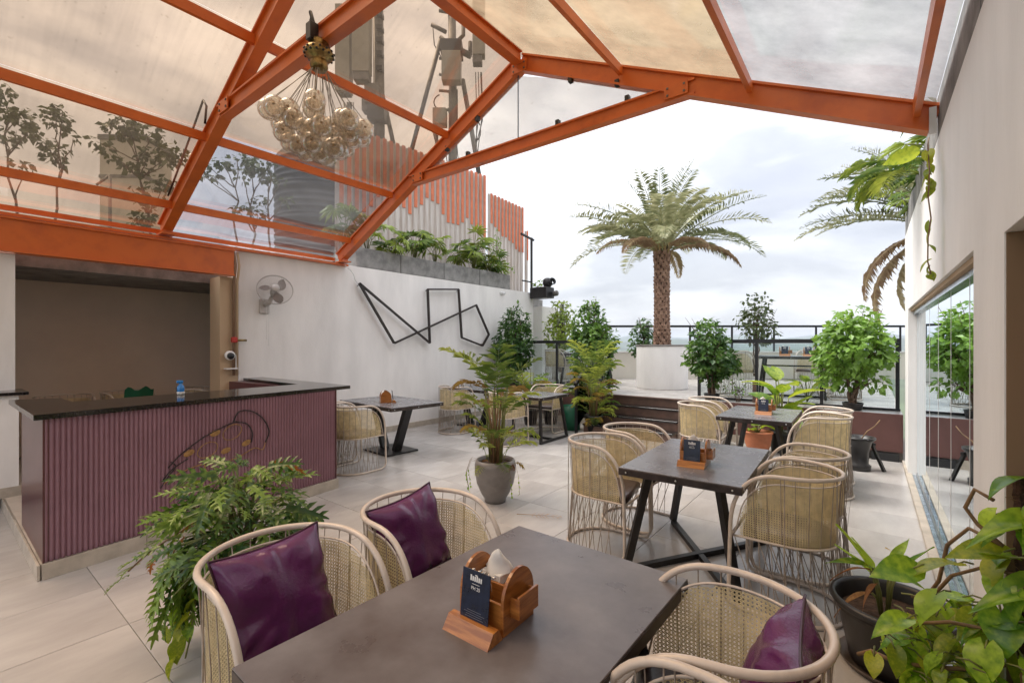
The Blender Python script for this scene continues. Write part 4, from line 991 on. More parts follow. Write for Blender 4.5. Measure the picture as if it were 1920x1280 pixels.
# ------------------------------------------------------------------ PLANT BUILDERS
def frond_mesh(name, m, Ln, a0, droop, pairs, ll, lw, vee=.35, start=.15, seed=0, rr_=.008, ldroop=.3, lat=0.0, fold=True, fwd=.75):
    random.seed(seed); g = G(); n = 22; p = Vector((0,0,0)); pts = [p.copy()]; ang = a0
    for i in range(n):
        ang = a0-droop*((i+1)/n)**1.4; d = Vector((cos(ang), lat*(i/n), sin(ang))).normalized(); p = p+d*Ln/n; pts.append(p.copy())
    g.tube(pts, [rr_*(1-.85*i/n) for i in range(n+1)], 5)
    for k in range(pairs):
        t = start+(1-start)*(k+.5)/pairs; f = t*n; i = min(n-1, int(f)); q = pts[i].lerp(pts[i+1], f-i); d = (pts[i+1]-pts[i]).normalized()
        side = Vector((0,1,0)); up = side.cross(d)*-1
        env = (sin(pi*min(1, (t-start)/(1-start)*.86+.14))**.6)
        for s_ in (-1, 1):
            l_ = ll*env*U(.82,1.12); fw = fwd*(.5+t*.9)
            dr = (side*s_+d*fw+up*(vee*U(.5,1.4))).normalized(); q2 = q+d*U(-.5,.5)*Ln*(1-start)/pairs
            mid = q2+dr*l_*.5; tip = q2+(dr+Vector((0,0,-ldroop*U(.6,1.3)))).normalized()*l_
            wv = dr.cross(up).normalized()*lw*.5; 
            if abs(wv.dot(d)) < .2*lw*.5: wv = d*lw*.5
            g.add([q2, mid+wv, tip, mid-wv], [(0,1,2),(0,2,3)] if fold else [(0,1,2,3)])
    return g.mesh(name, m)
def place_fronds(parent, meshes, n, z, r_=.0, a0=0, name='frond', smin=.8, smax=1.1, tilt=(0,0), seed=1):
    random.seed(seed); out = []
    for k in range(n):
        a = a0+k*2.39996+U(-.2,.2)
        o = link(name, meshes[k % len(meshes)], parent, (r_*cos(a), r_*sin(a), z+U(-.01,.01)), (0,0,0), U(smin, smax))
        o.rotation_euler = (0, -U(*tilt), a); o.rotation_euler = (Matrix.Rotation(a,4,'Z')@Matrix.Rotation(-U(*tilt),4,'Y')).to_euler(); out.append(o)
    return out
def blob_leaves(g, blobs, n, size, aspect=.55, shell=.75, droop=.3):
    tot = sum(b[3]*b[4]*b[5] for b in blobs)
    for (x, y, z, rx, ry, rz) in blobs:
        for _ in range(int(n*rx*ry*rz/tot)):
            v = Vector((random.gauss(0,1), random.gauss(0,1), random.gauss(0,1))).normalized()
            r_ = U(0,1)**(1/3) if U(0,1) > shell else U(.78, 1.06)
            p = Vector((x+v.x*rx*r_, y+v.y*ry*r_, z+v.z*rz*r_)); nv_ = mnoise.noise(p*7+Vector((n*.01, 0, 0)))
            if nv_ < -.12 and U(0,1) < .85: continue
            p += v*nv_*.12*min(1, rx*3)
            d = (v*U(.1,.8)+Vector((U(-1,1),U(-1,1),U(-1,.5)-droop))).normalized(); nrm = (v+Vector((U(-.7,.7),U(-.7,.7),U(0,1.2)))).normalized()
            s_ = d.cross(nrm).normalized(); nn = s_.cross(d); l_ = size*U(.6,1.45); w_ = l_*aspect*.5
            g.add([p, p+d*l_*.45+s_*w_+nn*w_*.25, p+d*l_, p+d*l_*.45-s_*w_+nn*w_*.25], [(0,1,2),(0,2,3)])
def limb(g, a, b, r0, r1, wob=.05, n=7):
    a = Vector(a); b = Vector(b); pts = [a]; 
    for i in range(1, n): q = a.lerp(b, i/n); pts.append(q+Vector((U(-wob,wob),U(-wob,wob),U(-wob,wob)*.5)))
    pts.append(b); g.tube(pts, [r0+(r1-r0)*i/n for i in range(n+1)], 6); return pts
def ficus(loc, label, blobs, nleaf, size, seed, m='ficus', z0=0.0, stems=5, sr=.02, pot=None, top=.6, cat='shrub', grp='potted ficus bushes', spread=.15, aspect=.6, shell=.75):
    random.seed(seed); t = thing('ficus_bush' if cat == 'shrub' else 'young_tree', label, cat, loc, 0, grp)
    g = G()
    for k in range(stems):
        a = 2*pi*k/stems+U(-.3,.3); b = blobs[k % len(blobs)]
        q = Vector((b[0]+U(-.4,.4)*b[3], b[1]+U(-.4,.4)*b[4], b[2]+U(-.1,.5)*b[5])); mid = Vector((spread*.4*cos(a), spread*.4*sin(a), z0+(q.z-z0)*.4))
        limb(g, (.03*cos(a), .03*sin(a), z0), mid, sr, sr*.8, .012); pts = limb(g, mid, q, sr*.8, sr*.25, .03)
        for _ in range(5):
            e_ = q+Vector((U(-1,1)*b[3], U(-1,1)*b[4], U(-.6,.8)*b[5])); limb(g, pts[3], e_, sr*.35, sr*.12, .02, 4)
    g.ob('trunk', M['bark'], t)
    g = G(); blob_leaves(g, blobs, nleaf, size, aspect, shell); g.ob('foliage', M[m], t)['kind'] = 'stuff'
    return t
def pot(name, label, cat, loc, prof, m, grp=None, soil=None, n=28, sy=1.0, saucer=None):
    t = thing(name, label, cat, loc, 0, grp); G().lathe(prof, n, sy=sy).ob('pot_shell', M[m], t)
    if soil: G().lathe([(.001,soil[1]+.012),(soil[0]*.5,soil[1]+.006),(soil[0],soil[1])], n, sy=sy).ob('soil', M['soil'], t)
    if saucer: G().lathe([(.001,.002),(saucer,.002),(saucer+.02,.03),(saucer+.014,.032),(saucer-.01,.008),(.001,.008)], n, sy=sy).ob('saucer', M['saucer'], t)
    return t

# ------------------------------------------------------------------ DATE PALM in the white drum
pp = (-3.37, 9.36, .6)
t = thing('round_planter', 'big white drum shaped planter holding the date palm on the terrace', 'planter', pp)
G().lathe([(.001,0),(.50,0),(.505,.02),(.505,.86)], 48).ob('drum', M['white_wall'], t)
G().lathe([(.42,.86),(.52,.86),(.525,.875),(.52,.89),(.42,.89),(.42,.86)], 48, smooth=False).ob('rim', M['greypot'], t)
G().lathe([(.001,.85),(.43,.84)], 32).ob('soil', M['soil'], t)
t = thing('date_palm', 'tall date palm with rough scaly trunk and arching grey green fronds', 'palm tree', (pp[0], pp[1], 1.43))
random.seed(12); HT = 1.95
g = G(); g.lathe([(.165,0),(.15,.3),(.142,.8),(.138,1.4),(.145,HT-.1),(.16,HT+.05),(.06,HT+.25)], 20); g.ob('trunk', M['palmcore'], t)
g = G(); rows = 27
for j in range(rows):
    z = .02+HT*j/rows; rad = .158-.02*min(1, j/8) + (.012 if j > rows-4 else 0)
    for k in range(9):
        a = 2*pi*(k+.5*(j % 2))/9+U(-.06,.06)+j*.05; c_ = Vector((cos(a), sin(a), 0)); s_ = Vector((-sin(a), cos(a), 0)); b = Vector((0,0,z+U(-.008,.008)))
        w_ = .052*U(.85,1.1); o_ = U(.018,.036)
        g.add([b+c_*(rad-.01)-s_*w_, b+c_*(rad-.01)+s_*w_, b+c_*(rad+o_)+s_*w_*.62+Vector((0,0,.068)), b+c_*(rad+o_)-s_*w_*.62+Vector((0,0,.068)), b+c_*(rad-.02)+s_*w_*.5+Vector((0,0,.085)), b+c_*(rad-.02)-s_*w_*.5+Vector((0,0,.085)), b+c_*(rad+.012)-Vector((0,0,.012))],
              [(0,6,3),(6,1,2),(6,2,3),(3,2,4,5),(1,4,2),(0,3,5)])
g.ob('trunk_scales', M['palmtrunk'], t)['kind'] = 'stuff'
pm = [frond_mesh('frond', M['palm'], 1.95, R(a), R(d), 50, .30, .0115, .50, .20, s, .016, .25, la, fwd=.42) for s, (a, d, la) in enumerate(((72,52,.12),(64,66,-.18),(78,38,.0),(60,60,.22),(70,74,-.06)))]
pd = [frond_mesh('frond', M['drypalm'], 1.75, R(30), R(85), 44, .28, .022, .15, .14, 41, .016, .6, .1), frond_mesh('frond', M['palm'], 1.9, R(36), R(80), 50, .32, .026, .2, .14, 42, .016, .45, -.1)]
random.seed(3)
ring = [(9, (-14, 6), (.78, .98), 5, .05), (12, (12, 30), (.9, 1.08), 3, .10), (13, (28, 46), (.95, 1.14), 1, .12)]
k = 0
for n_, tl, sc_, msel, rad in ring:
    for i in range(n_):
        a = 2*pi*i/n_+U(-.18,.18)+msel; me = pm[k % 5]; k += 1
        o = link('frond', me, t, (rad*cos(a), rad*sin(a), HT+.06), (0,0,0), U(*sc_)); tilt = R(U(*tl))
        o.rotation_euler = (Matrix.Rotation(a,4,'Z')@Matrix.Rotation(tilt,4,'Y')).to_euler()
for i in range(9):
    a = 2*pi*i/9+U(-.2,.2)+.3; o = link('frond', pd[i % 2], t, (.12*cos(a), .12*sin(a), HT+.0), (0,0,0), U(.75,1.0)); o.rotation_euler = (Matrix.Rotation(a,4,'Z')@Matrix.Rotation(R(U(-14,10)),4,'Y')).to_euler()
g = G()
for i in range(30):
    a = 2*pi*i/30+U(-.1,.1); r_ = U(.10,.15); g.bar((r_*cos(a),r_*sin(a),HT-.06),((r_+.09)*cos(a),(r_+.09)*sin(a),HT+.32),.03,.015)
g.ob('frond_bases', M['rachis'], t)['kind'] = 'stuff'

# date palm beyond the right wall
t = thing('date_palm', 'second date palm whose drooping fronds stick out behind the right wall', 'palm tree', (1.05, 11.6, 1.2))
G().lathe([(.16,0),(.13,1),(.13,2.2),(.15,2.5)], 16).ob('trunk', M['palmcore'], t)
random.seed(9)
for i, (az, tl, dry) in enumerate(((188,8,0),(178,20,0),(196,30,0),(183,44,0),(170,38,0),(205,50,1),(190,66,1),(176,78,1),(160,15,0),(215,20,0),(140,20,0),(240,30,0),(100,30,0),(20,20,0),(300,20,0),(198,60,0),(184,-2,0),(191,16,0),(186,24,0),(193,36,0),(181,52,0),(199,14,0))):
    o = link('frond', (pd[0] if dry else pm[i % 5]), t, (0,0,2.45), (0,0,0), U(1.05,1.3)); o.rotation_euler = (Matrix.Rotation(R(az),4,'Z')@Matrix.Rotation(R(tl-10),4,'Y')).to_euler()

# ------------------------------------------------------------------ FICUS BUSHES
PB = [(.001,0),(.11,0),(.15,.26),(.165,.26),(.165,.29),(.14,.29),(.135,.24)]
def fpot(x, y, z, label): return pot('plant_pot', label, 'pot', (x, y, z), [(.001,0),(.10,0),(.12,.09),(.125,.10),(.11,.10),(.105,.08)], 'blackpot', 'black pots under the ficus bushes', (.105,.08))
fpot(-2.02, 7.88, .6, 'black pot of the ficus bush right of the palm planter'); fpot(-.18, 7.85, .6, 'black pot of the big round ficus by the right white wall') ; fpot(-4.2, 7.88, .6, 'black pot of the ficus bush left of the palm planter'); fpot(-5.97, 7.75, .6, 'black pot of the ficus bush against the left wall')
ficus((-5.97, 7.75, .66), 'dense dark ficus bush in front of the left wall end', [(0,0,.88,.42,.36,.50),(.05,0,1.28,.27,.25,.34),(-.08,.05,.6,.38,.32,.35)], 4200, .078, 21, z0=.0)
ficus((-5.95, 9.55, .82), 'tall light green bush behind the dark ficus by the white wall block', [(0,0,1.0,.36,.33,.45),(.05,0,1.45,.25,.22,.3),(.3,-.1,.85,.28,.25,.25)], 1500, .085, 22, 'ficusl')
ficus((-4.2, 7.88, .66), 'dark pointed ficus bush left of the palm planter', [(0,0,.68,.38,.36,.50),(-.05,0,1.18,.33,.30,.42),(0,0,1.55,.15,.15,.18),(.12,.0,.92,.36,.32,.3)], 4200, .082, 23)
ficus((-3.98, 9.9, .82), 'small ficus bush just left of and behind the palm planter', [(0,0,.75,.26,.26,.38),(.02,0,1.05,.17,.17,.2)], 800, .09, 24, 'ficus')
ficus((-2.02, 7.88, .66), 'rounded bright green ficus bush right of the palm planter', [(0,0,.64,.32,.32,.38),(-.04,0,.98,.26,.25,.24),(.16,.0,.50,.24,.24,.24),(-.17,0,.66,.22,.23,.28)], 2900, .085, 25)
ficus((-.18, 7.85, .68), 'largest round ficus bush beside the white right wall', [(0,0,.78,.37,.36,.40),(.02,0,1.08,.26,.25,.24),(.22,-.02,.74,.22,.28,.30),(-.22,0,.66,.22,.26,.32),(.20,0,.34,.17,.18,.14),(-.19,0,.32,.19,.18,.14)], 3700, .085, 26, sr=.024)
ficus((-1.92, 10.95, .82), 'sparse browning little tree behind the bright ficus at the far railing', [(0,0,1.15,.36,.33,.34),(0,0,1.50,.28,.24,.26),(.1,0,.9,.32,.28,.22)], 800, .095, 27, 'sparse', spread=.1, shell=.5)
ficus((-1.62, 7.85, .6), 'small leafy seedling with dark berries beside the ficus trunk', [(0,0,.22,.2,.12,.14)], 110, .05, 28, 'ficus', sr=.006)
tag(G().box(-.025,.025,-.02,.02,0,.34).ob('wooden_post', M['step'], None, (-1.40, 7.9, .6)), 'short brown wooden post on the terrace edge behind the third table', 'post')
# young trees on the upper deck
RD = Vector((.789, .614, 0)); FD = Vector((-.614, .789, 0))
def dp(px, py, d): a = (px-960)/862; return RD*(a*d)+FD*d+Vector((0,0,1.5+(645-py)/862*d))
def sapling(label, d, base, cl, seed, m='sparse', size=.12):
    random.seed(seed); b = dp(*base, d); b.z = 2.67; t = thing('young_tree', label, 'tree', b, 0, 'slender young trees on the roof deck'); g = G(); lg = G(); u = d/862
    top = min(cl, key=lambda q: q[1]); pm_ = dp(top[0], top[1], d)-b; main = limb(g, (0,0,0), pm_, .030, .008, .05, 9)
    for (cx_, cy_, r_) in cl:
        c_ = dp(cx_, cy_, d)-b+FD*U(-.2,.2); i = max(0, min(8, int(9*(c_.z-.35)/max(.1, pm_.z)))); 
        if (cx_, cy_, r_) != top: limb(g, main[i], c_, .014, .005, .03, 5)
        blob_leaves(lg, [(c_.x, c_.y, c_.z, r_*u, r_*u, r_*u*.9)], int(5+r_*r_*.19), size, .7, .3)
    g.ob('trunk', M['bark'], t); lg.ob('foliage', M[m], t)['kind'] = 'stuff'
sapling('slender young tree at the far left behind the tan roof, leaves in tufts', 9, (42,350), [(8,178,22),(28,215,24),(46,222,14),(30,262,15),(52,250,15),(64,252,9),(60,318,13)], 1)
sapling('slender young tree with two leaf tufts, second from the left behind the tan roof', 9, (98,360), [(112,225,22),(118,212,13),(100,282,20),(85,268,9),(140,260,7),(116,308,6)], 2)
sapling('widest branching young tree behind the tan roof, before the pale water tower', 9, (298,400), [(232,245,24),(245,238,18),(300,255,18),(318,290,24),(330,302,18),(200,285,15),(225,302,12),(262,318,15),(280,295,18),(312,350,20),(262,365,16),(190,270,8),(265,400,18),(255,412,14)], 3)
sapling('bare stemmed young tree just right of the orange rafter, before grey sheet', 9.4, (440,445), [(445,300,20),(402,320,13),(425,312,13),(392,335,9),(408,338,8)], 4)
sapling('thin young tree with a low leaf tuft beside the black water tank', 9.4, (478,445), [(472,312,18),(465,335,14),(468,385,14),(480,402,16),(490,320,12),(455,398,10)], 5)
sapling('thinnest young tree, touching the left side of the black water tank', 9.4, (505,445), [(505,315,15),(520,335,11),(497,330,12),(535,372,7),(492,372,8)], 6)
hb = dp(60, 400, 8.5); hb.z = 2.67
ficus(hb, 'low dense hedge bush behind the tan roof sheets at the far left', [(-.5,-.4,.35,.8,.6,.42),(.35,.25,.28,.7,.5,.36)], 2400, .09, 61, 'sparse', 0, 4, grp=None)
random.seed(44)
g = G()
q = dp(560, 440, 10); blob_leaves(g, [(0,0,.0,.7,.5,.10),(-1.0,-.8,0,.5,.4,.12)], 300, .08, .3, .3); q.z = 2.75
tag(g.ob('weeds', M['sparse'], None, q), 'low weeds along the deck edge below the black water tank', 'weeds', kind='stuff')

# ------------------------------------------------------------------ TANK, TOWER, MASTS
q = dp(601, 460, 11.5); q.z = 2.67
t = thing('water_tank', 'black ribbed plastic water tank behind the canopy, left of the fence', 'water tank', q)
prof = [(.001,0),(1.02,0)]
for k in range(22): z = .05+k*.148; prof += [(1.02,z),(1.035,z+.02),(1.035,z+.05),(1.0,z+.085)] if k not in (5,11,16) else [(1.035,z),(1.06,z+.02),(1.06,z+.1)]
prof += [(1.0,3.32),(.86,3.50),(.55,3.62),(.35,3.66),(.34,3.74),(.001,3.76)]
G().lathe(prof, 44).ob('tank_shell', M['tank'], t)
q = dp(258, 400, 15); q.z = 2.3
t = thing('water_tower', 'pale rendered tower block far behind the young trees', 'tower', q, R(38))
G().box(-.68,.68,-.6,.6,0,5.6).ob('shaft', M['parapet'], t); G().box(-.72,.72,-.64,.64,5.6,5.75).ob('cap', M['concrete'], t); G().box(-.70,.70,-.62,.62,4.4,4.5).ob('band', M['concrete'], t)
q = dp(207, 420, 12); q.z = 2.3
g = G(); g.tube([(0,0,0),(0,0,3.6)], .04, 7); g.tube([(0,0,3.6),(-.35*.789,-.35*.614,3.35)], .03, 6)
tag(g.ob('street_lamp', M['galv'], None, q), 'thin lamp pole with a bent arm behind the canopy left of the pale tower', 'lamp')
DM = 11.5; um = DM/862
def mast(label, px, specs, base_z=2.67):
    t = thing('telecom_mast', label, 'antenna mast', RD*((px-960)*um)+FD*DM+Vector((0,0,base_z)), R(37.86), 'telecom masts')
    def L(x, y, dy=0): return Vector(((x-px)*um, dy, (645-y)*um+1.5-base_z))
    for sp_ in specs:
        k_ = sp_[0]
        if k_ == 'tube': G().tube([L(*p) for p in sp_[2]], sp_[3], 7).ob(sp_[1], M[sp_[4] if len(sp_) > 4 else 'galv'], t)
        if k_ == 'box':
            x0, y0, x1, y1, dy, dd, m_ = sp_[2]; a = L(x0, y1); b = L(x1, y0); G().box(a.x, b.x, dy-dd, dy+dd, a.z, b.z, .015).ob(sp_[1], M[m_], t)
    return t
def wires(t_spec, n, x, y0, x1, y1, seed, sag=10):
    random.seed(seed); 
    for k in range(n):
        a = x+U(-8,8); b = x1+U(-8,8); t_spec.append(('tube', 'cable', [(a,y0),(a+U(-4,4),(y0+y1)/2+U(-sag,sag)),((a+b)/2+U(-6,6),y1-10),(b,y1)], .012, 'blacksteel'))
sp1 = [('tube','pole',[(850,420),(850,200),(848,20)],.10),('tube','pole',[(843,20),(843,-40)],.05),
 ('tube','strut',[(827,75),(800,175),(770,290)],.055),('tube','strut',[(826,70),(850,90)],.05),('tube','strut',[(868,150),(884,240),(899,330)],.06),('tube','strut',[(812,235),(835,330)],.05),
 ('box','radio_box',(833,114,867,168,-.28,.14,'antenna')),('box','radio_box',(816,214,840,244,-.2,.14,'antenna')),('box','junction_box',(829,84,868,110,-.05,.2,'blacksteel')),
 ('tube','cross_arm',[(811,52,-.1),(838,66,-.1)],.05),('tube','cross_arm',[(855,96,-.1),(884,110,-.1)],.08),('tube','cross_arm',[(858,84,-.1),(870,72,-.1),(870,30,-.1)],.05),('tube','cross_arm',[(883,108,-.1),(883,84,-.1)],.05),
 ('tube','cross_arm',[(824,20,0),(845,24,0)],.05),
 ('tube','cable_loop',[(831+17*cos(k*pi/8), 192+15*sin(k*pi/8)) for k in range(12)],.016,'blacksteel'),('tube','cable_loop',[(812,52),(815,85),(824,100),(832,118)],.014,'blacksteel'),
 ('tube','cable_loop',[(892+10*cos(k*pi/6), 245+20*sin(k*pi/6)) for k in range(12)],.014,'blacksteel'),
 ('box','antenna_panel',(889,-90,911,122,-.3,.12,'antenna')),('box','antenna_foot',(889,122,906,136,-.3,.11,'galv'))]
for yy_ in (110,140,170,205): sp1.append(('tube','step_bolt',[(824,yy_),(850,yy_+3)],.035))
wires(sp1, 4, 898, 136, 890, 300, 1); wires(sp1, 6, 850, 168, 852, 330, 2, 4); wires(sp1, 3, 826, 244, 845, 330, 3)
mast('telecom mast with grey radio box, behind the gable near the ridge', 850, sp1)
sp2 = [('tube','pole',[(712,420),(712,200),(708,-60)],.14),('tube','strut',[(711,150),(724,205),(738,270)],.055),('tube','strut',[(645,195),(660,260)],.02),
 ('box','antenna_panel',(641,30,667,188,-.3,.13,'antenna')),('box','antenna_foot',(644,188,666,192,-.3,.12,'galv')),('box','antenna_panel',(673,-20,703,155,-.35,.14,'antenna')),('box','antenna_foot',(675,155,702,170,-.35,.13,'galv')),
 ('box','radio_box',(692,170,716,206,-.2,.15,'galv')),('box','radio_box',(697,206,728,236,-.2,.16,'blacksteel')),('box','radio_box',(684,192,702,216,-.1,.12,'galv'))]
for yy_ in (30,55,78,103,130): sp2.append(('box','clamp',(710,yy_,721,yy_+10,-.1,.1,'blacksteel')))
sp2 += [('tube','cable_loop',[(710+8*cos(k*pi/6), 22+12*sin(k*pi/6)) for k in range(12)],.018,'blacksteel')]
wires(sp2, 5, 656, 192, 700, 262, 4); wires(sp2, 9, 710, 236, 712, 300, 5, 3); wires(sp2, 4, 655, 192, 660, 270, 6)
mast('telecom mast with two long antenna panels, seen above the glass globes', 712, sp2)

# ------------------------------------------------------------------ WALL-TOP PLANTING
def fan_leaf(seed, m='fanp'):
    random.seed(seed); g = G(); n = 15
    for k in range(n):
        a = R(-110)+R(220)*k/(n-1); l_ = .24*(1-.25*abs(a)/R(110))*U(.92,1.05); w_ = .016
        d = Vector((cos(a), sin(a), .12*cos(3*k))).normalized(); s_ = Vector((-sin(a), cos(a), 0))
        up = Vector((0,0,.012)); mid = d*l_*.55
        g.add([Vector((0,0,0)), mid+s_*w_-up, d*l_-Vector((0,0,.05*U(.5,1.5))), mid-s_*w_-up, mid+up], [(0,1,4),(0,4,3),(1,2,4),(4,2,3)])
    return g.mesh('fan_leaf', M[m])
fl_ = [fan_leaf(1), fan_leaf(2), fan_leaf(3)]
def fan_palm(loc, label, n, h, seed, sc_=1):
    h *= 1.35; sc_ *= 1.25; n += 2
    random.seed(seed); t = thing('fan_palm', label, 'plant', loc, 0, 'fan palms in the wall planters'); 
    for k in range(n):
        a = k*2.4+U(-.3,.3); hh = h*U(.45,1.1); r_ = U(.08,.26); e_ = Vector((r_*cos(a), r_*sin(a), hh))
        G().tube([(0,0,0),(e_.x*.4,e_.y*.4,hh*.7),e_], .006, 5).ob('stalk', M['stem'], t)
        o = link('fan_leaf', fl_[k % 3], t, e_, (0,0,0), U(.7,1.15)*sc_); o.rotation_euler = (Matrix.Rotation(a+U(-.3,.3),4,'Z')@Matrix.Rotation(R(U(-35,45)),4,'Y')@Matrix.Rotation(R(U(-30,30)),4,'X')).to_euler()
    return t
fan_palm((-6.68, 4.2, 2.95), 'fan palm seen through the roof sheets left of the planter row', 5, .55, 3)
fan_palm((-6.68, 4.62, 3.0), 'leftmost fan palm standing clear of the orange rafter in the wall planter', 8, .42, 4)
fan_palm((-6.68, 5.15, 3.0), 'low fan palm at the joint of the first two wall planters', 6, .28, 5, .9)
fan_palm((-6.68, 5.65, 3.0), 'broad leaved fan palm in the second wall planter', 8, .40, 6, 1.05)
fan_palm((-6.68, 6.15, 3.0), 'fan palm with one upright leaf right of the second planter', 6, .42, 7)
fan_palm((-6.66, 6.75, 3.0), 'single bright fan palm in the middle of the third wall planter', 5, .36, 8)
fan_palm((-6.62, 7.2, 3.0), 'tallest fan palm in the third wall planter with drooping brown tips', 10, .62, 9, 1.15)
fan_palm((-6.62, 7.65, 3.0), 'spreading pale fan palm in the far wall planter beside the vine', 8, .34, 10, 1.1)
random.seed(71)
ficus((-6.66, 7.98, 3.0), 'upright leafy climber at the far end of the wall planters', [(0,0,.45,.12,.14,.45),(0,.05,.85,.07,.08,.28),(.0,.1,.2,.2,.22,.2),(.1,.35,.25,.1,.14,.12)], 620, .055, 72, 'ficus', 0, 4, .008, grp=None, cat='shrub')
ficus((-6.7, 9.75, 2.85), 'little yellow green plant in the pot at the wall end below the post', [(0,0,.12,.16,.14,.12)], 90, .08, 73, 'ficusl', 0, 3, .006, grp=None)
pot('plant_pot', 'small white pot on the wall end beside the floodlight', 'pot', (-6.72, 9.75, 2.68), [(.001,0),(.12,0),(.15,.2),(.13,.2),(.12,.16)], 'whitepot')
# right wall top plants
fan_palm((.42, 5.0, 3.0), 'bright fan palm above the right wall next to the orange beam end', 5, .26, 31, .8)
fan_palm((.40, 6.0, 3.0), 'yellow green fan palm midway along the right wall top', 6, .2, 32, .8)
fan_palm((.42, 6.9, 3.0), 'olive fan palm at the far end of the right wall top', 5, .16, 33, .75)
af = [frond_mesh('frond', M['areca'], .75, R(60), R(100), 24, .22, .011, .25, .2, 80+s, .006, .35, .1*s) for s in range(2)]
t = thing('areca_palm', 'feathery bright palm spilling over the right wall planters', 'palm', (.40, 5.5, 3.0), 0)
for k, a in enumerate((160,185,205,230,140,175,260,120,195)):
    o = link('frond', af[k % 2], t, (-.03,0,.02), (0,0,0), U(.7,1)); o.rotation_euler = (Matrix.Rotation(R(a),4,'Z')@Matrix.Rotation(R(U(10,50)),4,'Y')).to_euler()
def round_leaf(name, m, seed=0, w=.8, notch=.12, curl=.2, tip=.0, n=14, fold=.22, wave=.03):
    """heart / oval leaf, length 1 along +x, stalk at origin, folded on the midrib, tip curling down"""
    random.seed(seed); g = G(); rows = 9; vs = []
    ph = U(0, 6)
    for i in range(rows+1):
        t_ = i/rows; x = t_*(1) ; hw = w*.5*(sin(pi*min(1, (t_*.93+.07))**.72))**(.8) if 0 < t_ < 1 else 0
        if i == 0: hw = w*.16
        hw *= (1-tip*t_**3)
        zb = -curl*t_**2.0
        back = notch*(1-t_)**3
        for j in (-1, -.5, 0, .5, 1):
            vs.append((x-back*abs(j)*1.4, hw*j, zb+fold*abs(j)*hw+wave*sin(6*t_+ph+2*j)*abs(j)))
    fs = [(i*5+j, i*5+j+1, i*5+j+6, i*5+j+5) for i in range(rows) for j in range(4)]
    g.add(vs, fs, True); return g.mesh(name, m)
hl = [round_leaf('leaf', M['poth'], 1, .74, .16, .32, .35), round_leaf('leaf', M['poth'], 2, .62, .12, .55, .3, fold=.4), round_leaf('leaf', M['poth'], 3, .85, .2, .22, .25, fold=.12, wave=.05), round_leaf('leaf', M['poth'], 4, .5, .05, .8, .3, fold=.55)]
hll = [round_leaf('leaf', M['pothl'], 5, .8, .18, .25, .3), round_leaf('leaf', M['pothl'], 6, .66, .14, .5, .3, fold=.35)]
def leaf_at(parent, me, loc, az, pitch, roll, s_, name='leaf'):
    o = link(name, me, parent, loc, (0,0,0), s_); o.rotation_euler = (Matrix.Rotation(az,4,'Z')@Matrix.Rotation(pitch,4,'Y')@Matrix.Rotation(roll,4,'X')).to_euler(); return o
# hanging vine on the right wall
t = thing('hanging_vine', 'thin vine with round leaves hanging down the white right wall', 'vine', (.32, 3.75, 2.80))
random.seed(5); pts = [(0,.45,.10),(-.02,.28,.0),(-.03,.12,-.10),(-.03,.02,-.24),(-.04,-.03,-.42),(-.03,-.06,-.55),(-.04,-.02,-.66),(-.04,.0,-.80),(-.03,-.05,-.88)]
G().tube(pts, .004, 5).ob('stem', M['bstem'], t); G().tube([(0,.5,.10),(-.01,.34,.0),(-.02,.2,-.14),(-.02,.06,-.26)], .003, 4).ob('stem', M['bstem'], t)
for z in (-.10,-.14,-.2,-.23,-.27,-.32,-.35,-.38,-.56,-.62,-.70,-.79,-.83,-.86,-.88,-.30):
    y = .02+.15*max(0, (z+.3))*3; leaf_at(t, hll[int(abs(z*100)) % 2], (-.03, y, z), R(U(-200,-20)), R(U(30,75)), R(U(-30,30)), U(.055,.085))
# big leaf near the beam
t = thing('broad_leaf_plant', 'one large green leaf poking out under the end of the orange beam', 'plant', (.30, 4.6, 2.95))
leaf_at(t, round_leaf('leaf', M['broad'], 9, .5, .0, .25, .3), (0,0,0), R(185), R(12), R(60), .24)
G().tube([(0,0,0),(.08,.05,-.08)], .006, 5).ob('stem', M['stem'], t)

# ------------------------------------------------------------------ ARECA PALMS
ar = [frond_mesh('frond', M['areca'], .58, R(86), R(a), 11, .20, .0115, .25, .24, 90+i, .0045, .35, l_, fwd=.75) for i, (a, l_) in enumerate(((58,.12),(80,-.12),(105,.0)))]
ay = [frond_mesh('frond', M['arecay'], .52, R(80), R(90), 12, .17, .011, .25, .22, 95, .005, .45, .1), frond_mesh('frond', M['arecab'], .45, R(70), R(125), 12, .15, .011, .1, .22, 96, .005, .7, .0)]
def areca(loc, label, specs, seed, stems):
    random.seed(seed); t = thing('areca_palm', label, 'palm', loc, 0, 'potted areca palms')
    for k in range(stems):
        a = U(0,6.3); r_ = U(.01,.08); G().tube([(r_*cos(a),r_*sin(a),-.03),(r_*1.5*cos(a)+U(-.02,.02),r_*1.5*sin(a),.35),(r_*2.2*cos(a),r_*2.2*sin(a),U(.5,.8))], [.011,.009,.006], 6).ob('cane_stem', M['stem'] if k % 3 else M['bstem'], t)
    for (n_, z0, z1, tl0, tl1, sc0, sc1, ms) in specs:
        for k in range(n_):
            a = k*2.4+U(-.3,.3)+z0*7; z = U(z0, z1); o = link('frond', ms[k % len(ms)], t, (.08*cos(a), .08*sin(a), z), (0,0,0), U(sc0, sc1)); o.rotation_euler = (Matrix.Rotation(a,4,'Z')@Matrix.Rotation(R(U(tl0,tl1)),4,'Y')).to_euler()
    return t
ap = (-2.83, 3.38)
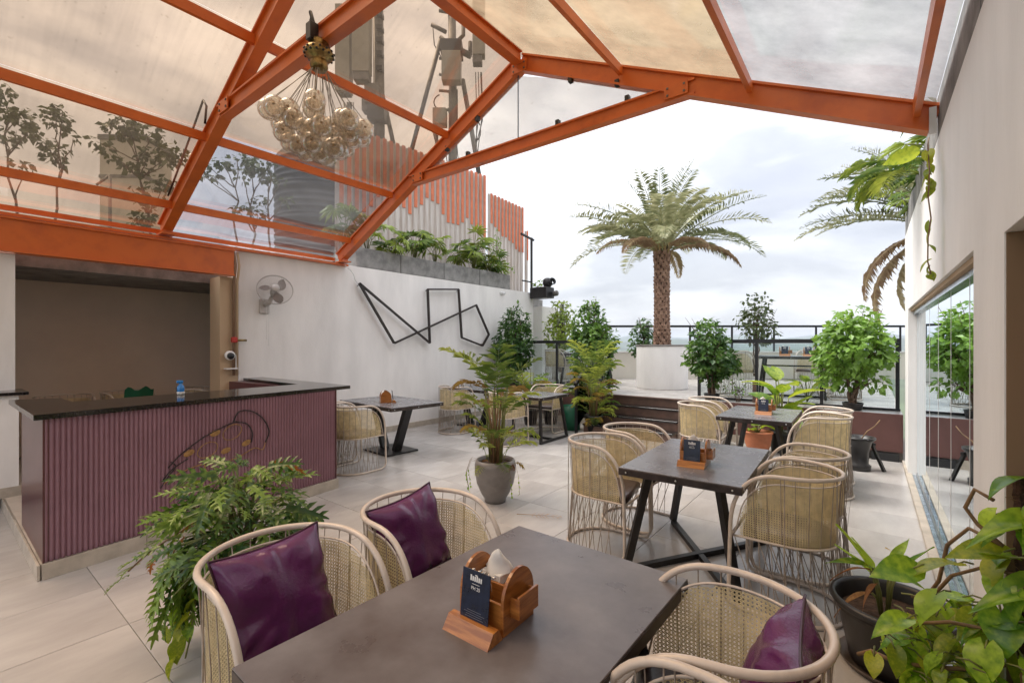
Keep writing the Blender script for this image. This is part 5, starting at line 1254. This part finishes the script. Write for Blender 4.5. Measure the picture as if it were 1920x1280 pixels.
pot('plant_pot', 'round grey cement pot of the areca palm in the middle of the floor', 'pot', (*ap, 0), [(.001,0),(.10,0),(.105,.03),(.14,.09),(.178,.18),(.196,.28),(.198,.35),(.185,.40),(.17,.40),(.165,.36)], 'greypot', None, (.165,.355), 36)
areca((*ap, .36), 'airy areca palm with yellow and brown tipped fronds in the round grey pot', [(8,.50,.74,-4,26,.85,1.12,[ar[0],ar[1],ar[0],ay[0]]),(7,.30,.5,5,32,.6,.85,[ar[0],ar[1],ar[1],ay[0]]),(17,.0,.32,0,48,.42,.72,[ar[0],ar[1],ar[2],ay[0],ar[0],ar[1]]),(6,-.02,.05,20,60,.36,.5,[ay[1],ar[1],ar[2],ay[0]])], 51, 16)
areca((-3.72, 7.05, .20), 'bushy yellow green areca palm at the foot of the steps', [(14,.65,.95,0,18,.9,1.1,[ar[0],ar[1]]),(22,.4,.75,8,34,.75,.95,[ar[1],ar[0],ar[0],ay[0]]),(32,.1,.45,5,45,.6,.85,[ar[2],ar[1],ar[0],ay[0]]),(12,.0,.1,20,60,.5,.65,[ar[2],ar[1],ay[0]])], 52, 14)
pot('plant_pot', 'dark pot of the bushy areca palm left of the steps', 'pot', (-3.72, 7.05, 0), PB, 'blackpot', None, (.135,.24))
areca((-5.0, 7.0, .25), 'low feathery palm behind the trestle table by the left wall', [(10,.2,.5,0,35,.8,1.0,[ar[0],ar[1],ay[0]]),(12,.0,.25,15,60,.6,.8,[ar[2],ar[1]])], 53, 5)
pot('plant_pot', 'dark pot behind the trestle table by the left wall', 'pot', (-5.0, 7.0, 0), PB, 'blackpot', None, (.135,.24))
random.seed(5)
t = thing('fallen_leaf', 'thin dry frond lying on the floor right of the round grey pot', 'leaf', (-2.45, 3.22, .004)); o = link('frond', frond_mesh('frond', M['arecab'], .5, R(2), R(3), 9, .10, .008, 0, .3, 97, .003, 0), t, (0,0,.004), (0,0,R(25)), .8)
g = thing('green_bin', 'dark green fabric bin standing behind the trestle table end', 'bin', (-4.15, 7.05, 0)); G().lathe([(.001,0),(.15,0),(.17,.42),(.16,.42),(.14,.05)], 18).ob('bin_body', M['green_bag'], g)
# trailing strings from the grey pot
t = thing('trailing_plant', 'thin trailing strings with tiny leaves hanging from the round grey pot', 'vine', (*ap, .38)); random.seed(6)
for k in range(5):
    a = R((200,215,230,-20,0)[k]); pts = [(.17*cos(a),.17*sin(a),0),(.24*cos(a),.24*sin(a),.02),(.28*cos(a),.28*sin(a),-.1),(.27*cos(a)+.02,.27*sin(a),-.26)]
    G().tube(pts, .0015, 4).ob('string', M['bstem'], t)
    for q in (.05,.3,.55,.8,1): leaf_at(t, hl[0], Vector(pts[2]).lerp(Vector(pts[3]), q), U(0,6), R(U(20,80)), 0, .022)

# broad leaved plants near the terrace
bl = [round_leaf('leaf', M['broad'], 20+i, .56, .0, c_, .3, fold=.3) for i, c_ in enumerate((.3,.6,.15))]
def broad(loc, label, n, h, s0, s1, seed, pm_=None, grp='broad leaved plants'):
    random.seed(seed); t = thing('broad_leaf_plant', label, 'plant', loc, 0, grp)
    for k in range(n):
        a = k*2.4+U(-.3,.3); hh = h*U(.35,1); r_ = U(.03,.12); G().tube([(0,0,0),(r_*.5*cos(a),r_*.5*sin(a),hh*.6),(r_*cos(a),r_*sin(a),hh)], .007, 5).ob('stem', M['stem'], t)
        leaf_at(t, bl[k % 3], (r_*cos(a),r_*sin(a),hh), a, R(U(-55,10)), R(U(-25,25)), U(s0,s1))
    return t
broad((-.98, 7.36, .15), 'bright yellow green broad leaved plant behind the third table', 15, .85, .32, .46, 61)
pot('plant_pot', 'low dark pot of the bright broad leaved plant behind the third table', 'pot', (-.98, 7.36, 0), PB, 'blackpot', None, (.135,.24))
broad((-4.75, 7.3, .2), 'broad leaved green plant between the two feathery palms by the left wall', 11, .62, .26, .36, 62)
pot('plant_pot', 'dark pot of the broad leaved plant left of the steps', 'pot', (-4.75, 7.3, 0), PB, 'blackpot', None, (.135,.24))
broad((-.75, 8.3, .62), 'leafy plant on the terrace between the table and the round ficus', 7, .34, .2, .3, 63)
t = pot('plant_pot', 'white ceramic pot behind the third table on the floor', 'pot', (-1.82, 7.32, 0), [(.001,0),(.12,0),(.17,.10),(.18,.26),(.165,.30),(.15,.30),(.15,.26)], 'whitepot', None, (.15,.26))
t = pot('plant_pot', 'ribbed terracotta pot behind the third table, right of the white pot', 'pot', (-1.22, 7.12, 0), [(.001,0),(.12,0),(.15,.10),(.158,.12),(.165,.18),(.172,.2),(.175,.27),(.19,.28),(.19,.30),(.16,.30),(.155,.26)], 'terracotta', None, (.155,.26))
broad((-1.22, 7.12, .26), 'small plant growing in the ribbed terracotta pot', 8, .16, .12, .2, 64)
broad((-1.82, 7.32, .26), 'small leafy plant growing in the white ceramic pot', 7, .12, .1, .18, 65)
t = pot('urn_pot', 'black urn shaped pot on the floor by the maroon riser near the right wall', 'pot', (-.10, 6.90, 0), [(.001,0),(.115,0),(.12,.06),(.095,.08),(.10,.22),(.13,.34),(.165,.37),(.165,.395),(.14,.395),(.12,.33)], 'blackpot', None, (.12,.34))
g = G(); g.tube([(-.09,6.90,.34),(-.02,6.95,.46),(.05,6.98,.52),(.10,6.99,.60)], .006, 5); tag(g.ob('dry_twig', M['bstem']), 'bare dry twig sticking out of the black urn pot', 'twig')
g = G(); g.bar((.02,7.05,.30),(.14,6.95,.0),.03); g.bar((-.02,7.1,.31),(.05,7.0,.30),.03); tag(g.ob('metal_bracket', M['blacksteel']), 'black leaning metal bracket between the urn pot and the right wall', 'bracket')

# ------------------------------------------------------------------ PHILODENDRON in the grey pot (left foreground)
def lobed_leaf(seed, m, w=.62, lobes=5):
    random.seed(seed); g = G(); zc_ = lambda x: -.30*x*x+.06*x
    vs = []; fs = []
    for i in range(lobes*2+2):
        x = i/(lobes*2+1); hw = .075*(1-x)**.5+.012; vs += [(x,-hw,zc_(x)+.02),(x,0,zc_(x)),(x,hw,zc_(x)+.02)]
    for i in range(lobes*2+1): fs += [(3*i,3*i+1,3*i+4,3*i+3),(3*i+1,3*i+2,3*i+5,3*i+4)]
    g.add(vs, fs, True)
    for s_ in (-1, 1):
        for k in range(lobes):
            x = .03+.90*k/lobes; e_ = sin(pi*(.20+.72*(k/lobes)))*w*.5*U(.88,1.1); a = R(72-42*k/lobes); dx, dy = cos(a), sin(a)*s_; wd = .040*(1-.3*k/lobes)
            b0 = Vector((x-.01, s_*.03, zc_(x)+.015)); b1 = Vector((x+.085, s_*.03, zc_(x+.08)+.015)); wd *= 1.75; m0 = Vector((x+dx*e_*.6-wd*.8, s_*.03+dy*e_*.6, zc_(x)+.03)); m1 = Vector((x+dx*e_*.6+wd*1.1, s_*.03+dy*e_*.6-s_*wd*.3, zc_(x)+.02)); tp = Vector((x+dx*e_+.02, s_*.03+dy*e_, zc_(x)-.03*U(0,2)))
            mid = (m0+m1)/2-Vector((0,0,.018)); g.add([b0,b1,m0,m1,tp,(b0+b1)/2-Vector((0,0,.008)),mid], [(0,5,6,2),(5,1,3,6),(2,6,4),(6,3,4)], True)
    return g.mesh('leaf', M[m])
xl = [lobed_leaf(i, 'xan', .55+.08*i) for i in range(4)]; xy_ = [lobed_leaf(9, 'xany', .5)]
XP = (-2.50, .985)
pot('plant_pot', 'grey cement pot almost hidden under the trailing philodendron', 'pot', (*XP, 0), [(.001,0),(.10,0),(.12,.04),(.155,.16),(.168,.28),(.17,.38),(.155,.42),(.14,.42),(.14,.38)], 'greypot', None, (.14,.38), 32)
t = thing('philodendron', 'bushy philodendron with deeply cut leaves in front of the plum counter', 'plant', (*XP, .46)); random.seed(77)
for k in range(235):
    a = U(0, 2*pi); 
    if k < 80: el = U(38, 88); r_ = U(.22,.44)
    elif k < 175: el = U(0, 40); r_ = U(.14,.31)
    else: el = U(-58,-5); r_ = U(.20,.34); a = R(U(170, 280))
    e_ = Vector((cos(a)*cos(R(el))*r_, sin(a)*cos(R(el))*r_, sin(R(el))*r_*(1.0 if el > 0 else .85)+.03)); s0 = Vector((U(-.05,.05),U(-.05,.05),0))
    if k % 2 == 0 or k > 175: G().tube([s0, s0.lerp(e_,.5)+Vector((0,0,.07)), e_], .0042, 4).ob('stalk', M['stem'], t)
    leaf_at(t, xl[k % 4] if k % 47 else xy_[0], e_, a+U(-.5,.5), R(U(-25,35)) if el > 35 else (R(U(0,50)) if el > -2 else R(U(45,85))), R(U(-45,45)), U(.12,.22))
# one long leaning branch on the left
for k, (dx, dz, sc_) in enumerate(((-.30,.10,.16),(-.38,.03,.15),(-.46,-.02,.14),(-.52,-.07,.13),(-.56,-.12,.12),(-.42,-.02,.13))):
    e_ = RD*dx+Vector((0,0,dz)); leaf_at(t, xl[k % 4] if k != 5 else xy_[0], e_, R(37.86+180+U(-40,40)), R(U(10,60)), R(U(-20,20)), sc_)
G().tube([(0,0,0), RD*-.25+Vector((0,0,.13)), RD*-.45+Vector((0,0,.0)), RD*-.56+Vector((0,0,-.10))], .005, 5).ob('stalk', M['bstem'], t)
t = thing('pothos_vine', 'lime green pothos trailing down the side of the philodendron pot', 'vine', (*XP, .40)); random.seed(78)
for k in range(4):
    a = R((225,250,205,275)[k]); base = Vector((cos(a)*.16, sin(a)*.16, 0)); G().tube([base, base*1.25+Vector((0,0,-.1)), base*1.35+Vector((0,0,-.24)), base*1.5+Vector((0,0,-.34))], .004, 4).ob('stem', M['stem'], t)
    for q in range(6): z = -.03-.055*q; leaf_at(t, (hll if (q+k) % 3 else hl)[q % 2], base*(1.22+.08*q)+Vector((U(-.04,.04),U(-.04,.04),z)), a+R(U(-70,70)), R(U(35,80)), R(U(-30,30)), U(.065,.095))

# ------------------------------------------------------------------ BLACK POT and climbing pothos (right foreground)
BP = (.085, 2.765)
t = pot('plant_pot', 'large black plastic pot on a brown saucer in the right foreground', 'pot', (*BP, 0), [(.001,.02),(.165,.02),(.17,.05),(.212,.25),(.218,.255),(.218,.275),(.235,.28),(.243,.295),(.238,.31),(.222,.312),(.212,.295),(.200,.20)], 'blackpot', None, (.20,.235), 44, 1.0, .19)
t = thing('strap_leaf_plant', 'upright long leaved plant growing in the large black pot', 'plant', (BP[0]-.03, BP[1]-.02, .24)); random.seed(15)
sl = [round_leaf('leaf', M['poth'], 30, .26, 0, .05, .2, fold=.5, wave=.02), round_leaf('leaf', M['broad'], 31, .24, 0, .3, .2, fold=.6, wave=.02), round_leaf('leaf', M['arecab'], 32, .16, 0, .7, .3, fold=.6)]
for k, (az, pt_, hh, s_, mi) in enumerate(((195,-58,.20,.24,0),(215,-20,.22,.20,1),(190,-10,.20,.15,2),(170,-35,.18,.17,0),(240,-5,.16,.14,2),(20,-50,.2,.2,0),(60,-40,.22,.18,0),(300,-30,.2,.17,1),(205,5,.10,.17,2),(140,-45,.2,.15,0))):
    a = R(az); b = Vector((cos(a)*.05, sin(a)*.05, hh)); G().tube([(cos(a)*.015, sin(a)*.015, 0), b*.6+Vector((0,0,.02)), b], .006, 5).ob('stem', M['stem'], t); leaf_at(t, sl[mi], b, a, R(pt_), R(U(-30,30)), s_)
leaf_at(t, round_leaf('leaf', M['yel'], 33, .4, 0, .2, .3), (.10, .10, .22), R(160), R(-40), R(30), .11)
MP = Vector((.365, 2.11, 0))
t = thing('moss_pole_plant', 'large pothos climbing a dark coir pole at the right edge', 'plant', MP)
random.seed(90); g = G(); g.lathe([(.036+U(0,.007), .018*k+.01) for k in range(60)]+[(.001,1.09)], 18)
g.v = [(x*(1+.16*sin(9*math.atan2(y,x)+z*17)), y*(1+.16*sin(9*math.atan2(y,x)+z*17)), z) for x, y, z in g.v]; g.ob('coir_pole', M['moss'], t, (.045,.035,0))
g = G()
for k in range(260):
    a = U(0, 6.3); z = U(.1,1.06); d = Vector((cos(a), sin(a), 0)); p = d*.036+Vector((0,0,z)); g.tube([p, p+d*U(.01,.03)+Vector((U(-.01,.01),U(-.01,.01),U(-.03,.03)))], .0012, 3, cap=False)
g.ob('coir_fibre', M['bstem'], t, (.045,.035,0))['kind'] = 'stuff'
G().lathe([(.001,0),(.14,0),(.18,.27),(.195,.28),(.195,.31),(.17,.31),(.165,.26)], 30).ob('pot_shell', M['blackpot'], t, (0,-.02,0))
G().lathe([(.001,.262),(.165,.26)], 20).ob('soil', M['soil'], t, (0,-.02,0))
random.seed(16)
def vine(pts, r_=.006, m='bstem'): G().tube([Vector(p) for p in pts], r_, 6).ob('stem', M[m], t)
vine([(-.05,0,1.0),(-.09,.03,1.02),(-.11,.05,.95),(-.08,.05,.90),(-.03,.0,.86)])
vine([(-.03,0,.86),(-.10,.06,.88),(-.15,.09,.80),(-.17,.11,.66),(-.20,.14,.58),(-.24,.16,.56)])
vine([(0,0,.78),(-.07,.05,.76),(-.14,.08,.70),(-.19,.1,.60),(-.2,.1,.48)])
vine([(0,-.03,.60),(-.08,.0,.58),(-.15,.03,.56),(-.22,.05,.52),(-.26,.10,.46)])
vine([(-.03,-.03,.50),(-.1,-.02,.45),(-.2,.0,.40),(-.30,.04,.36),(-.36,.10,.34),(-.40,.12,.30)], .007)
vine([(-.03,-.03,.40),(-.1,-.05,.36),(-.19,-.05,.32),(-.24,-.1,.34),(-.20,-.15,.36)], .008)
vine([(.03,-.05,.9),(.06,-.08,.7),(.0,-.07,.5),(.02,-.05,.3)], .007)
# near, individually placed big leaves (offset right, offset forward, height, azimuth, pitch, roll, size)
def LV(rx, f, z, az, pt_, ro, s_, me):
    s_ = s_*.70; b = RD*rx+FD*f+Vector((0,0,z-0)); leaf_at(t, me, b, R(az+37.86), R(pt_), R(ro), s_)
    e_ = b-Vector((cos(R(az+37.86)), sin(R(az+37.86)), -.1))*.06; G().tube([b, (b+e_)/2+Vector((0,0,.01)), e_], .0032, 4).ob('petiole', M['stem'], t)
LV(.03,-.02,1.085,175,-5,20,.21,hl[1]); LV(.02,-.06,1.02,200,28,25,.15,hl[2]); LV(.04,-.03,.955,172,-6,-15,.24,hl[3]); LV(-.02,.02,.84,172,-8,-25,.20,hll[1])
LV(.0,.05,.80,200,30,20,.15,hll[0]); LV(.05,-.08,.87,205,35,30,.13,hl[2]); LV(.05,-.05,.76,178,-8,-20,.26,hl[3]); LV(-.10,.1,.76,175,-10,10,.20,hll[1])
LV(-.16,.10,.66,190,35,10,.17,hl[0]); LV(-.05,.0,.66,230,50,10,.18,hl[2]); LV(.04,-.05,.64,210,45,-10,.18,hl[0]); LV(-.12,-.02,.56,215,48,25,.17,hl[2]); LV(-.02,-.1,.54,200,30,15,.16,hl[0])
LV(-.22,.12,.74,178,5,-35,.19,hl[0]); LV(-.26,.10,.58,185,5,-15,.17,hl[1]); LV(-.15,-.08,.44,200,25,20,.14,hll[0]); LV(-.02,-.12,.42,225,30,0,.15,hl[2]); LV(.05,-.14,.48,205,38,20,.16,hl[0])
LV(-.30,.10,.48,250,55,0,.12,hll[1]); LV(-.25,.02,.40,255,60,10,.13,hl[0]); LV(-.33,.15,.42,230,30,0,.10,hll[0]); LV(-.04,-.18,.38,235,65,0,.15,hll[0]); LV(-.20,-.10,.30,200,40,0,.11,hl[1]); LV(-.12,-.22,.22,190,15,0,.12,hll[1])
for k in range(250):
    rx = U(-.22,.12); f = U(-.12,.26); z = U(.14,.60)-.6*max(0,-rx-.03)
    LV(rx, f, z, U(100,330), U(5,65), U(-35,35), U(.085,.14), (hl+hll)[k % 6])
for k in range(24): LV(U(-.06,.14), U(-.1,.12), U(.6,.98), U(90,330), U(0,60), U(-30,30), U(.09,.14), hl[k % 4])
